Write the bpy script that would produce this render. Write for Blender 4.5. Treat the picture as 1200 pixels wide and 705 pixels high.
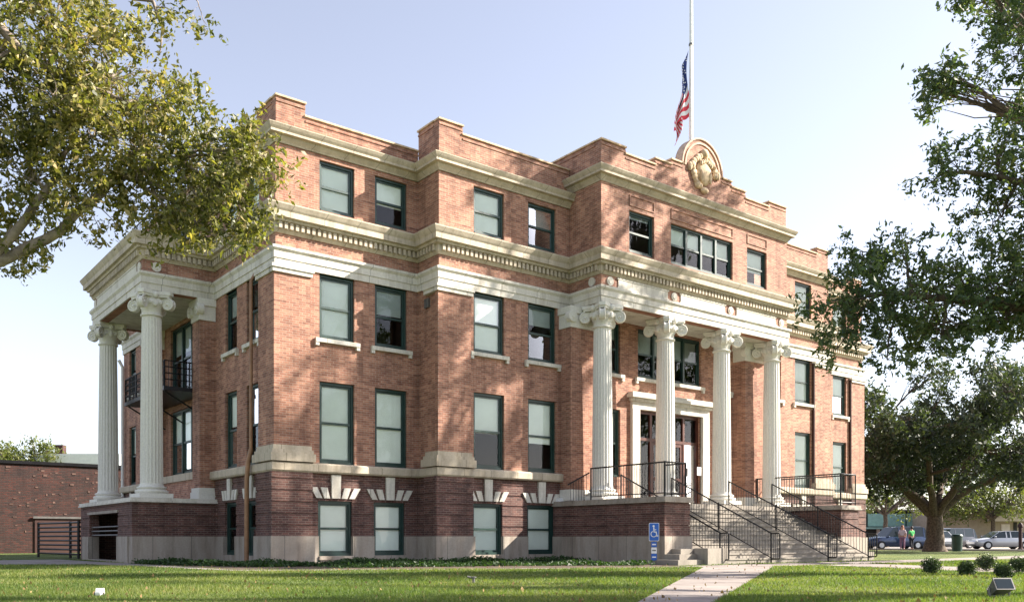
import bpy, math, random
import numpy as np
from mathutils import Vector, Matrix, Quaternion
R = math.radians
SC = bpy.context.scene
COL = SC.collection
for o in list(bpy.data.objects): bpy.data.objects.remove(o)

# ------------------------------------------------------------------ camera
cam_d = bpy.data.cameras.new('camera'); cam = bpy.data.objects.new('camera', cam_d); COL.objects.link(cam)
cam.location = (-11.234, -25.525, 0.8)
cam.rotation_euler = (R(90), 0, R(53.138 - 90))
cam_d.sensor_width = 36; cam_d.lens = 31.185
cam_d.shift_x = 0.0293; cam_d.shift_y = 0.2324
cam_d.clip_start = 0.1; cam_d.clip_end = 3000
SC.camera = cam
# ------------------------------------------------------------------ sky and sun
SUN_EL = 32.5
sdir = Vector((0.859 * math.cos(R(SUN_EL)), -0.512 * math.cos(R(SUN_EL)), math.sin(R(SUN_EL)))).normalized()
world = bpy.data.worlds.new('World'); SC.world = world; world.use_nodes = True
wn = world.node_tree.nodes; wl = world.node_tree.links
bg = wn['Background']; sky = wn.new('ShaderNodeTexSky'); sky.sky_type = 'NISHITA'; sky.sun_disc = False
sky.sun_elevation = R(SUN_EL); sky.sun_rotation = math.atan2(sdir.x, sdir.y)
sky.altitude = 100; sky.air_density = 1.0; sky.dust_density = 1.2; sky.ozone_density = 2.0
hs = wn.new('ShaderNodeHueSaturation'); hs.inputs['Saturation'].default_value = 0.58; hs.inputs['Value'].default_value = 1.0
wl.new(sky.outputs[0], hs.inputs['Color']); tn = wn.new('ShaderNodeMix'); tn.data_type = 'RGBA'; tn.blend_type = 'MULTIPLY'; tn.inputs[0].default_value = 1; tn.inputs[7].default_value = (1.05, 1.0, 1.02, 1)
wl.new(hs.outputs[0], tn.inputs[6]); wl.new(tn.outputs[2], bg.inputs[0]); bg.inputs[1].default_value = 0.09
sun_d = bpy.data.lights.new('sun', 'SUN'); sun_d.energy = 5.0; sun_d.angle = R(0.55); sun_d.color = (1, 0.91, 0.79)
sun = bpy.data.objects.new('sun', sun_d); COL.objects.link(sun); sun.location = (30, -20, 40)
sun.rotation_euler = sdir.to_track_quat('Z', 'Y').to_euler()
SC.view_settings.view_transform = 'Standard'; SC.view_settings.look = 'None'
SC.view_settings.exposure = 1.68; SC.view_settings.gamma = 1
SC.render.engine = 'CYCLES'

# ------------------------------------------------------------------ materials
MATS = {}
def nt(name):
    m = bpy.data.materials.new(name); m.use_nodes = True
    n = m.node_tree.nodes; l = m.node_tree.links
    return m, n, l, n['Principled BSDF']
def ramp(n, cols, pos=None):
    r = n.new('ShaderNodeValToRGB'); e = r.color_ramp.elements
    pos = pos or [i / (len(cols) - 1) for i in range(len(cols))]
    while len(e) < len(cols): e.new(0.5)
    for i, c in enumerate(cols): e[i].position = pos[i]; e[i].color = (*c, 1)
    return r
def noise(n, l, scale, detail=4, vec=None, rough=0.55):
    t = n.new('ShaderNodeTexNoise'); t.inputs['Scale'].default_value = scale; t.inputs['Detail'].default_value = detail
    t.inputs['Roughness'].default_value = rough
    if vec is not None: l.new(vec, t.inputs['Vector'])
    return t
def wpos(n):
    g = n.new('ShaderNodeNewGeometry'); return g.outputs['Position']
def mixc(n, l, a, b, f, mode='MIX'):
    x = n.new('ShaderNodeMix'); x.data_type = 'RGBA'; x.blend_type = mode
    for s, v in ((6, a), (7, b), (0, f)):
        if hasattr(v, 'links'): l.new(v, x.inputs[s])
        else: x.inputs[s].default_value = v if s == 0 else (*v, 1)
    return x.outputs[2]
def bump(n, l, h, p, strength=0.3, dist=0.02):
    b = n.new('ShaderNodeBump'); b.inputs['Strength'].default_value = strength; b.inputs['Distance'].default_value = dist
    l.new(h, b.inputs['Height']); l.new(b.outputs[0], p.inputs['Normal'])
def simple(name, c, rough=0.6, metal=0, var=0.12, scale=3, bmp=0.0, spec=0.5, bscale=40):
    m, n, l, p = nt(name)
    pos = wpos(n); t = noise(n, l, scale, 5, pos)
    lo = tuple(x * (1 - var) for x in c); hi = tuple(min(1, x * (1 + var)) for x in c)
    r = ramp(n, [lo, hi], [0.35, 0.65]); l.new(t.outputs[0], r.inputs[0]); l.new(r.outputs[0], p.inputs['Base Color'])
    p.inputs['Roughness'].default_value = rough; p.inputs['Metallic'].default_value = metal
    p.inputs['Specular IOR Level'].default_value = spec
    if bmp: t2 = noise(n, l, bscale, 4, pos); bump(n, l, t2.outputs[0], p, bmp)
    MATS[name] = m; return m
def brick(name, c1, c2, mort, bw=0.22, rh=0.072, ms=0.009, dark=None, rough=0.85):
    m, n, l, p = nt(name)
    pos = wpos(n); s = n.new('ShaderNodeSeparateXYZ'); l.new(pos, s.inputs[0])
    a = n.new('ShaderNodeMath'); a.operation = 'ADD'; l.new(s.outputs[0], a.inputs[0]); l.new(s.outputs[1], a.inputs[1])
    c = n.new('ShaderNodeCombineXYZ'); l.new(a.outputs[0], c.inputs[0]); l.new(s.outputs[2], c.inputs[1])
    b = n.new('ShaderNodeTexBrick'); b.inputs['Scale'].default_value = 1; b.inputs['Brick Width'].default_value = bw
    b.inputs['Row Height'].default_value = rh; b.inputs['Mortar Size'].default_value = ms; b.inputs['Mortar Smooth'].default_value = 0.3
    b.inputs['Bias'].default_value = 0.0
    b.inputs['Color1'].default_value = (*c1, 1); b.inputs['Color2'].default_value = (*c2, 1); b.inputs['Mortar'].default_value = (*mort, 1)
    l.new(c.outputs[0], b.inputs['Vector'])
    # per-course and per-patch variation of the fired clay
    t = noise(n, l, 0.9, 6, pos); r = ramp(n, [(0.80, 0.79, 0.80), (1.12, 1.1, 1.08)], [0.3, 0.7]); l.new(t.outputs[0], r.inputs[0])
    mp = n.new('ShaderNodeMapping'); mp.inputs['Scale'].default_value = (4.6, 13.9, 1); l.new(c.outputs[0], mp.inputs[0])
    w = n.new('ShaderNodeTexWhiteNoise'); w.noise_dimensions = '2D'
    fl = n.new('ShaderNodeVectorMath'); fl.operation = 'FLOOR'; l.new(mp.outputs[0], fl.inputs[0]); l.new(fl.outputs[0], w.inputs[0])
    r2 = ramp(n, [(0.62, 0.57, 0.57), (1, 1, 1), (1.2, 1.18, 1.15)]); l.new(w.outputs[0], r2.inputs[0])
    x = mixc(n, l, b.outputs[0], r.outputs[0], 1.0, 'MULTIPLY'); x = mixc(n, l, x, r2.outputs[0], 0.75, 'MULTIPLY')
    ms_ = n.new('ShaderNodeMapping'); ms_.inputs['Scale'].default_value = (1.3, 1.3, 0.16); l.new(pos, ms_.inputs[0])
    t5 = noise(n, l, 2.0, 7, ms_.outputs[0], 0.7); r5 = ramp(n, [(0.60, 0.56, 0.55), (0.97, 0.97, 0.97), (1.12, 1.11, 1.1)], [0.34, 0.52, 0.72]); l.new(t5.outputs[0], r5.inputs[0])
    x = mixc(n, l, x, r5.outputs[0], 0.85, 'MULTIPLY')
    l.new(x, p.inputs['Base Color']); p.inputs['Roughness'].default_value = rough
    inv = n.new('ShaderNodeMath'); inv.operation = 'SUBTRACT'; inv.inputs[0].default_value = 1; l.new(b.outputs['Fac'], inv.inputs[1])
    bump(n, l, inv.outputs[0], p, 0.5, 0.008)
    MATS[name] = m; return m
def stone(name, c, stain, amt=0.35, rough=0.8, scale=1.2, joints=0):
    m, n, l, p = nt(name); pos = wpos(n)
    mp = n.new('ShaderNodeMapping'); mp.inputs['Scale'].default_value = (1.6, 1.6, 0.35); l.new(pos, mp.inputs[0])
    t = noise(n, l, scale, 8, mp.outputs[0], 0.65); r = ramp(n, [(0, 0, 0), (1, 1, 1)], [0.45, 0.78]); l.new(t.outputs[0], r.inputs[0])
    mu = n.new('ShaderNodeMath'); mu.operation = 'MULTIPLY'; mu.inputs[1].default_value = amt; l.new(r.outputs[0], mu.inputs[0])
    t3 = noise(n, l, 18, 4, pos); r3 = ramp(n, [tuple(v * 0.9 for v in c), tuple(min(1, v * 1.07) for v in c)], [0.3, 0.7]); l.new(t3.outputs[0], r3.inputs[0])
    x = mixc(n, l, r3.outputs[0], stain, mu.outputs[0])
    if joints:
        s = n.new('ShaderNodeSeparateXYZ'); l.new(pos, s.inputs[0]); a = n.new('ShaderNodeMath'); a.operation = 'ADD'; l.new(s.outputs[0], a.inputs[0]); l.new(s.outputs[1], a.inputs[1])
        c_ = n.new('ShaderNodeCombineXYZ'); l.new(a.outputs[0], c_.inputs[0]); l.new(s.outputs[2], c_.inputs[1])
        b = n.new('ShaderNodeTexBrick'); b.inputs['Scale'].default_value = 1; b.inputs['Brick Width'].default_value = joints; b.inputs['Row Height'].default_value = 40; b.inputs['Mortar Size'].default_value = 0.012; b.inputs['Mortar Smooth'].default_value = 0.4; b.offset = 0
        for q, v in (('Color1', 1.0), ('Color2', 0.86), ('Mortar', 0.42)): b.inputs[q].default_value = (v, v * .99, v * .97, 1)
        l.new(c_.outputs[0], b.inputs['Vector']); x = mixc(n, l, x, b.outputs[0], 1.0, 'MULTIPLY')
        m5 = n.new('ShaderNodeMapping'); m5.inputs['Scale'].default_value = (1.8, 1.8, 0.3); l.new(pos, m5.inputs[0]); t5 = noise(n, l, 1.5, 6, m5.outputs[0], .7)
        r5 = ramp(n, [(0.55, 0.52, 0.47), (1, 1, 1)], [0.34, 0.52]); l.new(t5.outputs[0], r5.inputs[0]); x = mixc(n, l, x, r5.outputs[0], 0.6, 'MULTIPLY')
    l.new(x, p.inputs['Base Color'])
    p.inputs['Roughness'].default_value = rough; t2 = noise(n, l, 30, 5, pos); bump(n, l, t2.outputs[0], p, 0.25, 0.01)
    MATS[name] = m; return m
brick('red_brick', (0.43, 0.215, 0.14), (0.285, 0.122, 0.080), (0.40, 0.305, 0.24))
brick('dark_brick', (0.085, 0.040, 0.036), (0.15, 0.066, 0.052), (0.21, 0.16, 0.135))
brick('annex_brick', (0.075, 0.02, 0.013), (0.028, 0.012, 0.01), (0.04, 0.028, 0.024), 0.3, 0.1, 0.02)  # brick colours darkened to carry the shade lying on the annex wall
stone('limestone', (0.54, 0.47, 0.37), (0.27, 0.23, 0.18), 0.5, joints=1.15)
stone('white_stone', (0.66, 0.635, 0.575), (0.38, 0.34, 0.28), 0.4, joints=1.6)
stone('column_paint', (0.70, 0.68, 0.62), (0.52, 0.49, 0.40), 0.22)
stone('base_stone', (0.36, 0.32, 0.275), (0.24, 0.18, 0.14), 0.7, joints=1.3)
stone('step_stone', (0.28, 0.25, 0.21), (0.12, 0.10, 0.085), 0.8)
stone('concrete', (0.36, 0.315, 0.28), (0.23, 0.19, 0.165), 0.55, 0.9, 0.6)
def walk_mat():
    m, n, l, p = nt('walkway_concrete'); pos = wpos(n)
    mp = n.new('ShaderNodeMapping'); mp.inputs['Rotation'].default_value = (0, 0, R(-36)); l.new(pos, mp.inputs[0])
    b = n.new('ShaderNodeTexBrick'); b.inputs['Scale'].default_value = 1; b.inputs['Brick Width'].default_value = 1.4; b.inputs['Row Height'].default_value = 30; b.inputs['Mortar Size'].default_value = 0.014; b.offset = 0
    for q, v in (('Color1', 1.0), ('Color2', 0.84), ('Mortar', 0.35)): b.inputs[q].default_value = (v, v, v, 1)
    l.new(mp.outputs[0], b.inputs['Vector'])
    t = noise(n, l, 1.1, 8, pos, .7); r = ramp(n, [(0.20, 0.16, 0.145), (0.29, 0.25, 0.225), (0.35, 0.31, 0.28)], [.35, .5, .7]); l.new(t.outputs[0], r.inputs[0])
    x = mixc(n, l, r.outputs[0], b.outputs[0], 1, 'MULTIPLY')
    l.new(x, p.inputs['Base Color']); p.inputs['Roughness'].default_value = .92; MATS['walkway'] = m
walk_mat()
simple('green_frame', (0.013, 0.040, 0.034), 0.4, var=0.2)
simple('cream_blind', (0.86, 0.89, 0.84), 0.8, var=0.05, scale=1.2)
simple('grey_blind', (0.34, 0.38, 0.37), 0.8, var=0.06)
simple('dark_room', (0.03, 0.028, 0.026), 0.9)
simple('black_iron', (0.012, 0.012, 0.014), 0.4, 0.4, var=0.3)
simple('door_wood', (0.075, 0.022, 0.014), 0.4, var=0.3, scale=6)
simple('copper_pipe', (0.28, 0.15, 0.075), 0.5, 0.2, var=0.2)
simple('roof_felt', (0.18, 0.17, 0.16), 0.9)
simple('steel', (0.55, 0.56, 0.58), 0.35, 0.8)
simple('white_paint', (0.78, 0.78, 0.78), 0.4, var=0.04)
simple('black_rubber', (0.02, 0.02, 0.02), 0.8)
simple('sign_blue', (0.015, 0.11, 0.46), 0.4, var=0.04)
simple('asphalt', (0.06, 0.058, 0.056), 0.9, var=0.2)
simple('bark', (0.10, 0.075, 0.055), 0.95, var=0.45, scale=9, bmp=0.8, bscale=14)
simple('pale_bark', (0.27, 0.22, 0.18), 0.95, var=0.45, scale=5, bmp=0.8, bscale=14)
simple('soil', (0.09, 0.062, 0.042), 0.95, var=0.35, bmp=0.6, bscale=12)
simple('clinker_pale', (0.12, 0.07, 0.055), 0.9, var=0.4); simple('clinker_dark', (0.05, 0.03, 0.03), 0.9, var=0.4)
simple('arch_brick', (0.50, 0.36, 0.27), 0.85, var=0.2, scale=8); simple('cartouche_stone', (0.56, 0.42, 0.28), 0.85, var=0.25, scale=5)
simple('teal_panel', (0.22, 0.36, 0.33), 0.6, var=0.1)
simple('tan_wall', (0.36, 0.285, 0.225), 0.85, var=0.08)
simple('pale_panel', (0.62, 0.52, 0.50), 0.7, var=0.06)
simple('white_wall', (0.75, 0.74, 0.71), 0.7, var=0.05)
simple('rust_door', (0.045, 0.016, 0.012), 0.7, var=0.15)
simple('grey_metal', (0.17, 0.165, 0.16), 0.5, 0.5, var=0.15)
simple('flag_red', (0.72, 0.05, 0.08), 0.8, var=0.05); simple('flag_white', (0.9, 0.9, 0.9), 0.8, var=0.03); simple('flag_blue', (0.03, 0.05, 0.2), 0.8, var=0.05)
simple('skin', (0.5, 0.28, 0.2), 0.6, var=0.05); simple('green_shirt', (0.08, 0.52, 0.14), 0.8); simple('dark_cloth', (0.02, 0.022, 0.03), 0.9)
simple('pale_cloth', (0.62, 0.5, 0.55), 0.8); simple('auburn_hair', (0.24, 0.07, 0.025), 0.6); simple('dark_hair', (0.03, 0.018, 0.012), 0.6); simple('mauve_cloth', (0.25, 0.13, 0.2), 0.8)
def car_paint(name, c, metal=0.3):
    m = simple(name, c, 0.25, metal, var=0.02); m.node_tree.nodes['Principled BSDF'].inputs['Coat Weight'].default_value = 0.8; return m
car_paint('silver_paint', (0.55, 0.55, 0.56)); car_paint('navy_paint', (0.025, 0.05, 0.12)); car_paint('charcoal_paint', (0.05, 0.055, 0.07))
simple('car_glass', (0.02, 0.03, 0.035), 0.08, var=0.05); simple('lamp_red', (0.4, 0.01, 0.01), 0.3); simple('lamp_clear', (0.8, 0.8, 0.78), 0.15)
def glass():
    m = bpy.data.materials.new('window_glass'); m.use_nodes = True; n = m.node_tree.nodes; l = m.node_tree.links
    n.remove(n['Principled BSDF']); out = n['Material Output']
    tr = n.new('ShaderNodeBsdfTransparent'); tr.inputs[0].default_value = (0.97, 1.0, 0.985, 1)
    gl = n.new('ShaderNodeBsdfGlossy'); gl.inputs['Roughness'].default_value = 0.015; gl.inputs[0].default_value = (0.95, 0.97, 1, 1)
    fr = n.new('ShaderNodeFresnel'); fr.inputs[0].default_value = 1.42
    pos = wpos(n); t = noise(n, l, 0.8, 2, pos); b = n.new('ShaderNodeBump'); b.inputs['Strength'].default_value = 0.1; b.inputs['Distance'].default_value = 0.05
    l.new(t.outputs[0], b.inputs['Height']); l.new(b.outputs[0], gl.inputs['Normal'])
    mx = n.new('ShaderNodeMixShader'); l.new(fr.outputs[0], mx.inputs[0]); l.new(tr.outputs[0], mx.inputs[1]); l.new(gl.outputs[0], mx.inputs[2])
    l.new(mx.outputs[0], out.inputs[0]); MATS['glass'] = m
glass()
def leaf_mat(name, cols, trans=0.35, rough=0.5):
    m, n, l, p = nt(name); out = n['Material Output']
    at = n.new('ShaderNodeAttribute'); at.attribute_name = 'rnd'
    r = ramp(n, cols); l.new(at.outputs['Fac'], r.inputs[0]); l.new(r.outputs[0], p.inputs['Base Color'])
    p.inputs['Roughness'].default_value = rough; p.inputs['Specular IOR Level'].default_value = 0.4
    tb = n.new('ShaderNodeBsdfTranslucent'); mc = mixc(n, l, r.outputs[0], (1.5, 1.7, 0.5), 1.0, 'MULTIPLY'); l.new(mc, tb.inputs[0])
    mx = n.new('ShaderNodeMixShader'); mx.inputs[0].default_value = trans
    l.new(p.outputs[0], mx.inputs[1]); l.new(tb.outputs[0], mx.inputs[2]); l.new(mx.outputs[0], out.inputs[0]); MATS[name] = m
leaf_mat('pecan_leaf', [(0.055, 0.068, 0.026), (0.14, 0.145, 0.045), (0.27, 0.235, 0.085), (0.42, 0.31, 0.15)], 0.35, 0.45)
leaf_mat('elm_leaf', [(0.034, 0.058, 0.032), (0.068, 0.105, 0.05), (0.12, 0.155, 0.065), (0.22, 0.22, 0.09)], 0.3)
leaf_mat('live_oak_leaf', [(0.03, 0.042, 0.03), (0.055, 0.075, 0.048), (0.095, 0.115, 0.07)], 0.25)
leaf_mat('far_leaf', [(0.07, 0.09, 0.03), (0.12, 0.14, 0.04), (0.19, 0.18, 0.06)], 0.3)
leaf_mat('shrub_leaf', [(0.02, 0.038, 0.016), (0.05, 0.08, 0.03), (0.10, 0.13, 0.05)], 0.2)
leaf_mat('cover_leaf', [(0.022, 0.05, 0.014), (0.05, 0.10, 0.03)], 0.3)
leaf_mat('dry_leaf', [(0.12, 0.07, 0.03), (0.22, 0.14, 0.06), (0.32, 0.24, 0.10)], 0.1, 0.8)
leaf_mat('grass_blade', [(0.05, 0.09, 0.02), (0.095, 0.14, 0.032), (0.155, 0.185, 0.05), (0.27, 0.25, 0.11)], 0.4, 0.6)
def lawn_mat():
    m, n, l, p = nt('lawn_soil'); pos = wpos(n)
    t = noise(n, l, 0.35, 8, pos); r = ramp(n, [(0.06, 0.10, 0.02), (0.11, 0.155, 0.032), (0.19, 0.20, 0.05)], [0.3, 0.5, 0.7]); l.new(t.outputs[0], r.inputs[0])
    t2 = noise(n, l, 40, 4, pos); r2 = ramp(n, [(0.55, 0.55, 0.5), (1.25, 1.25, 1.2)], [0.35, 0.65]); l.new(t2.outputs[0], r2.inputs[0])
    l.new(mixc(n, l, r.outputs[0], r2.outputs[0], 1, 'MULTIPLY'), p.inputs['Base Color']); p.inputs['Roughness'].default_value = 0.95
    bump(n, l, t2.outputs[0], p, 1, 0.05); MATS['lawn'] = m
lawn_mat()

# ------------------------------------------------------------------ mesh helpers
class MB:
    def __init__(s): s.v = []; s.f = []; s.mi = []; s.cur = 0
    def add(s, vs, fs):
        b = len(s.v); s.v += [tuple(x) for x in vs]; s.f += [tuple(i + b for i in f) for f in fs]; s.mi += [s.cur] * len(fs)
    def box(s, x0, x1, y0, y1, z0, z1, fn=None):
        vs = [(x, y, z) for z in (z0, z1) for y in (y0, y1) for x in (x0, x1)]
        if fn: vs = [fn(*q) for q in vs]
        s.add(vs, [(0, 2, 3, 1), (4, 5, 7, 6), (0, 1, 5, 4), (1, 3, 7, 5), (3, 2, 6, 7), (2, 0, 4, 6)])
    def cbox(s, c, size, rotz=0):
        cs, sn = math.cos(rotz), math.sin(rotz)
        s.box(-size[0] / 2, size[0] / 2, -size[1] / 2, size[1] / 2, -size[2] / 2, size[2] / 2, lambda x, y, z: (c[0] + x * cs - y * sn, c[1] + x * sn + y * cs, c[2] + z))
    def tube(s, pts, rads, n=8, cap=True):
        pts = [Vector(p) for p in pts]
        if not hasattr(rads, '__len__'): rads = [rads] * len(pts)
        b = len(s.v); up = None
        for i, p in enumerate(pts):
            d = (pts[min(i + 1, len(pts) - 1)] - pts[max(i - 1, 0)]).normalized()
            if up is None: up = Vector((0, 0, 1)) if abs(d.z) < 0.9 else Vector((1, 0, 0))
            a = d.cross(up).normalized(); c = a.cross(d).normalized(); up = c
            for k in range(n):
                t = 2 * math.pi * k / n; q = p + (a * math.cos(t) + c * math.sin(t)) * rads[i]; s.v.append(tuple(q))
        for i in range(len(pts) - 1):
            for k in range(n):
                k2 = (k + 1) % n; s.f.append((b + i * n + k, b + i * n + k2, b + (i + 1) * n + k2, b + (i + 1) * n + k)); s.mi.append(s.cur)
        if cap:
            s.f.append(tuple(b + k for k in range(n - 1, -1, -1))); s.mi.append(s.cur)
            e = b + (len(pts) - 1) * n; s.f.append(tuple(e + k for k in range(n))); s.mi.append(s.cur)
    def lathe(s, prof, c=(0, 0, 0), n=24, rmod=None):
        b = len(s.v)
        for (r, z) in prof:
            for k in range(n):
                t = 2 * math.pi * k / n; q = r * (rmod(t) if rmod else 1); s.v.append((c[0] + q * math.cos(t), c[1] + q * math.sin(t), c[2] + z))
        for i in range(len(prof) - 1):
            for k in range(n):
                k2 = (k + 1) % n; s.f.append((b + i * n + k, b + i * n + k2, b + (i + 1) * n + k2, b + (i + 1) * n + k)); s.mi.append(s.cur)
        s.f.append(tuple(b + k for k in range(n - 1, -1, -1))); e = b + (len(prof) - 1) * n
        s.f.append(tuple(e + k for k in range(n))); s.mi += [s.cur] * 2
    def prism(s, poly, fn, a, b2):   # poly of (u, v); fn(u, v, w) -> point; extruded w from a to b2
        n = len(poly); s.add([fn(u, v, a) for u, v in poly] + [fn(u, v, b2) for u, v in poly],
              [tuple(range(n))[::-1], tuple(range(n, 2 * n))] + [(i, (i + 1) % n, n + (i + 1) % n, n + i) for i in range(n)])
    def ball(s, c, r, n=10, m=7):
        if not hasattr(r, '__len__'): r = (r, r, r)
        b = len(s.v)
        for i in range(1, m):
            ph = math.pi * i / m
            for k in range(n):
                t = 2 * math.pi * k / n; s.v.append((c[0] + r[0] * math.sin(ph) * math.cos(t), c[1] + r[1] * math.sin(ph) * math.sin(t), c[2] + r[2] * math.cos(ph)))
        s.v += [(c[0], c[1], c[2] + r[2]), (c[0], c[1], c[2] - r[2])]; T = len(s.v) - 2
        for i in range(m - 2):
            for k in range(n):
                k2 = (k + 1) % n; s.f.append((b + i * n + k, b + (i + 1) * n + k, b + (i + 1) * n + k2, b + i * n + k2)); s.mi.append(s.cur)
        for k in range(n):
            k2 = (k + 1) % n; s.f.append((T, b + k, b + k2)); s.f.append((T + 1, b + (m - 2) * n + k2, b + (m - 2) * n + k)); s.mi += [s.cur] * 2
def wloc(o):
    v = Vector((0, 0, 0))
    while o is not None: v += o.location; o = o.parent
    return v
def build(name, mb, mat, parent=None, smooth=None, local=False, loc=None, recalc=True):
    """one mesh object; vertices given in world space unless local"""
    off = Vector((0, 0, 0))
    if not local:
        if parent is not None: off = wloc(parent)
        if loc is not None: off = Vector(loc)
    me = bpy.data.meshes.new(name); me.from_pydata([(v[0] - off.x, v[1] - off.y, v[2] - off.z) for v in mb.v], [], mb.f)
    for m in (mat if isinstance(mat, (list, tuple)) else [mat]): me.materials.append(MATS[m])
    if max(mb.mi or [0]) > 0: me.polygons.foreach_set('material_index', mb.mi)
    if recalc:
        import bmesh
        bm = bmesh.new(); bm.from_mesh(me); bmesh.ops.recalc_face_normals(bm, faces=bm.faces); bm.to_mesh(me); bm.free()
    if smooth:
        me.shade_smooth(); me.set_sharp_from_angle(angle=R(smooth))
    o = bpy.data.objects.new(name, me); COL.objects.link(o)
    if loc is not None: o.location = loc
    if parent is not None: o.parent = parent
    return o
def empty(name, label, cat, loc=(0, 0, 0), rotz=0, group=None):
    o = bpy.data.objects.new(name, None); COL.objects.link(o); o.location = loc; o.rotation_euler = (0, 0, rotz); o.empty_display_size = 0.3
    o['label'] = label; o['category'] = cat
    if group: o['group'] = group
    return o
def tag(o, label, cat, group=None):
    o['label'] = label; o['category'] = cat
    if group: o['group'] = group
    return o

# ------------------------------------------------------------------ ground
def sheet(name, poly, z, mat, kind='structure'):
    mb = MB(); mb.add([(x, y, z) for x, y in poly], [tuple(range(len(poly)))]); o = build(name, mb, mat); o['kind'] = kind; return o
sheet('lawn', [(-900, -900), (1200, -900), (1200, 1200), (-900, 1200)], 0, 'lawn')
sheet('entrance_walkway', [(9.1, -9.0), (9.3, -8.0), (22.5, -8.0), (40, -6.2), (62, -5.6), (62, -7.4), (40, -8.2), (21, -9.9), (11.6, -9.6), (-2.13, -18.3), (-14, -26.4), (-14.8, -25.8), (-2.9, -17.7)], 0.006, 'walkway')
sheet('shrub_walkway', [(13.5, -9.96), (16.3, -9.8), (14.2, -16), (13.2, -26), (10.4, -26), (11.4, -16)], 0.007, 'walkway')
sheet('side_walkway', [(-30, 5.8), (-30, 13), (-3.6, 12.5), (-3.0, 5.2), (-2.55, -3.2), (1.7, -5.5), (7.0, -7.95), (9.25, -8.35), (9.2, -8.7), (7.0, -8.3), (1.6, -5.95), (-2.75, -3.95), (-4.3, 4.6), (-7, 5.6)], 0.006, 'walkway')
sheet('planting_bed', [(-2.5, -3.1), (-2.9, 4.9), (0, 4.9), (0, 0), (5.2, 0), (5.2, -1.3), (10.2, -1.3), (10.2, -6.6), (9.2, -8.3), (7, -7.9), (1.7, -5.45)], 0.004, 'soil')
sheet('street', [(52, -60), (66, -60), (66, 120), (52, 120)], 0.006, 'asphalt')
sheet('parking_lot', [(66.1, -60), (84, -60), (84, 120), (66.1, 120)], 0.008, 'concrete')
mb = MB(); mb.box(51.75, 51.95, -60, 120, 0, 0.1); o = build('street_kerb', mb, 'concrete'); o['kind'] = 'structure'

# ------------------------------------------------------------------ courthouse
A, YB, XB, YC, XC = 5.175, -1.269, 10.992, -2.918, 22.054
TX = 33.046; XBR = 27.871; YEND = 16.77; D = 2.485; YP, YQ = 5.136, 11.635
CH = empty('courthouse', 'three storey red brick courthouse with dark brick basement, white columned porticoes and stone cornices', 'courthouse')
class Fac:
    def __init__(s, ox, oy, ux, uy): s.o = (ox, oy); s.u = (ux, uy); s.n = (uy, -ux)
    def p(s, a, off, z): return (s.o[0] + s.u[0] * a + s.n[0] * off, s.o[1] + s.u[1] * a + s.n[1] * off, z)
def fbox(mb, F, a0, a1, o0, o1, z0, z1): mb.box(a0, a1, o0, o1, z0, z1, F.p)
def wall(name, F, a0, a1, z0, z1, holes, mat, off=0.0, th=0.3, groove=None, parent=None, mb=None):
    """solid wall slab with rectangular openings (a0,a1,z0,z1), outer face at off"""
    own = mb is None; mb = mb or MB()
    zs = {z0, z1}
    for h in holes: zs |= {max(z0, h[2]), min(z1, h[3])}
    if groove:
        z = groove[0]
        while z < z1 - 0.05: zs |= {z, min(z1, z + groove[2])}; z += groove[1]
    zs = sorted(zs)
    for za, zb in zip(zs, zs[1:]):
        if zb - za < 1e-4: continue
        zm = (za + zb) / 2; o = off
        if groove and ((zm - groove[0]) % groove[1]) < groove[2] and zm > groove[0]: o = off - groove[3]
        cuts = sorted((h[0], h[1]) for h in holes if h[2] < zm < h[3]); x = a0
        for c0, c1 in cuts + [(a1, a1)]:
            if c0 - x > 1e-4: fbox(mb, F, x, c0, off - th, o, za, zb)
            x = max(x, c1)
    return build(name, mb, mat, parent or CH) if own else mb
F0 = Fac(0, 0, 1, 0)                 # front, plane y = 0 (a = X)
FB = Fac(0, YB, 1, 0); FC = Fac(0, YC, 1, 0)
FL = Fac(0, YEND, 0, -1)             # left side (a = YEND - Y)
FJ1 = Fac(A, 0, 0, -1); FJ2 = Fac(XB, YB, 0, -1)   # left-facing returns of the jogs
rng = random.Random(5)
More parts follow.
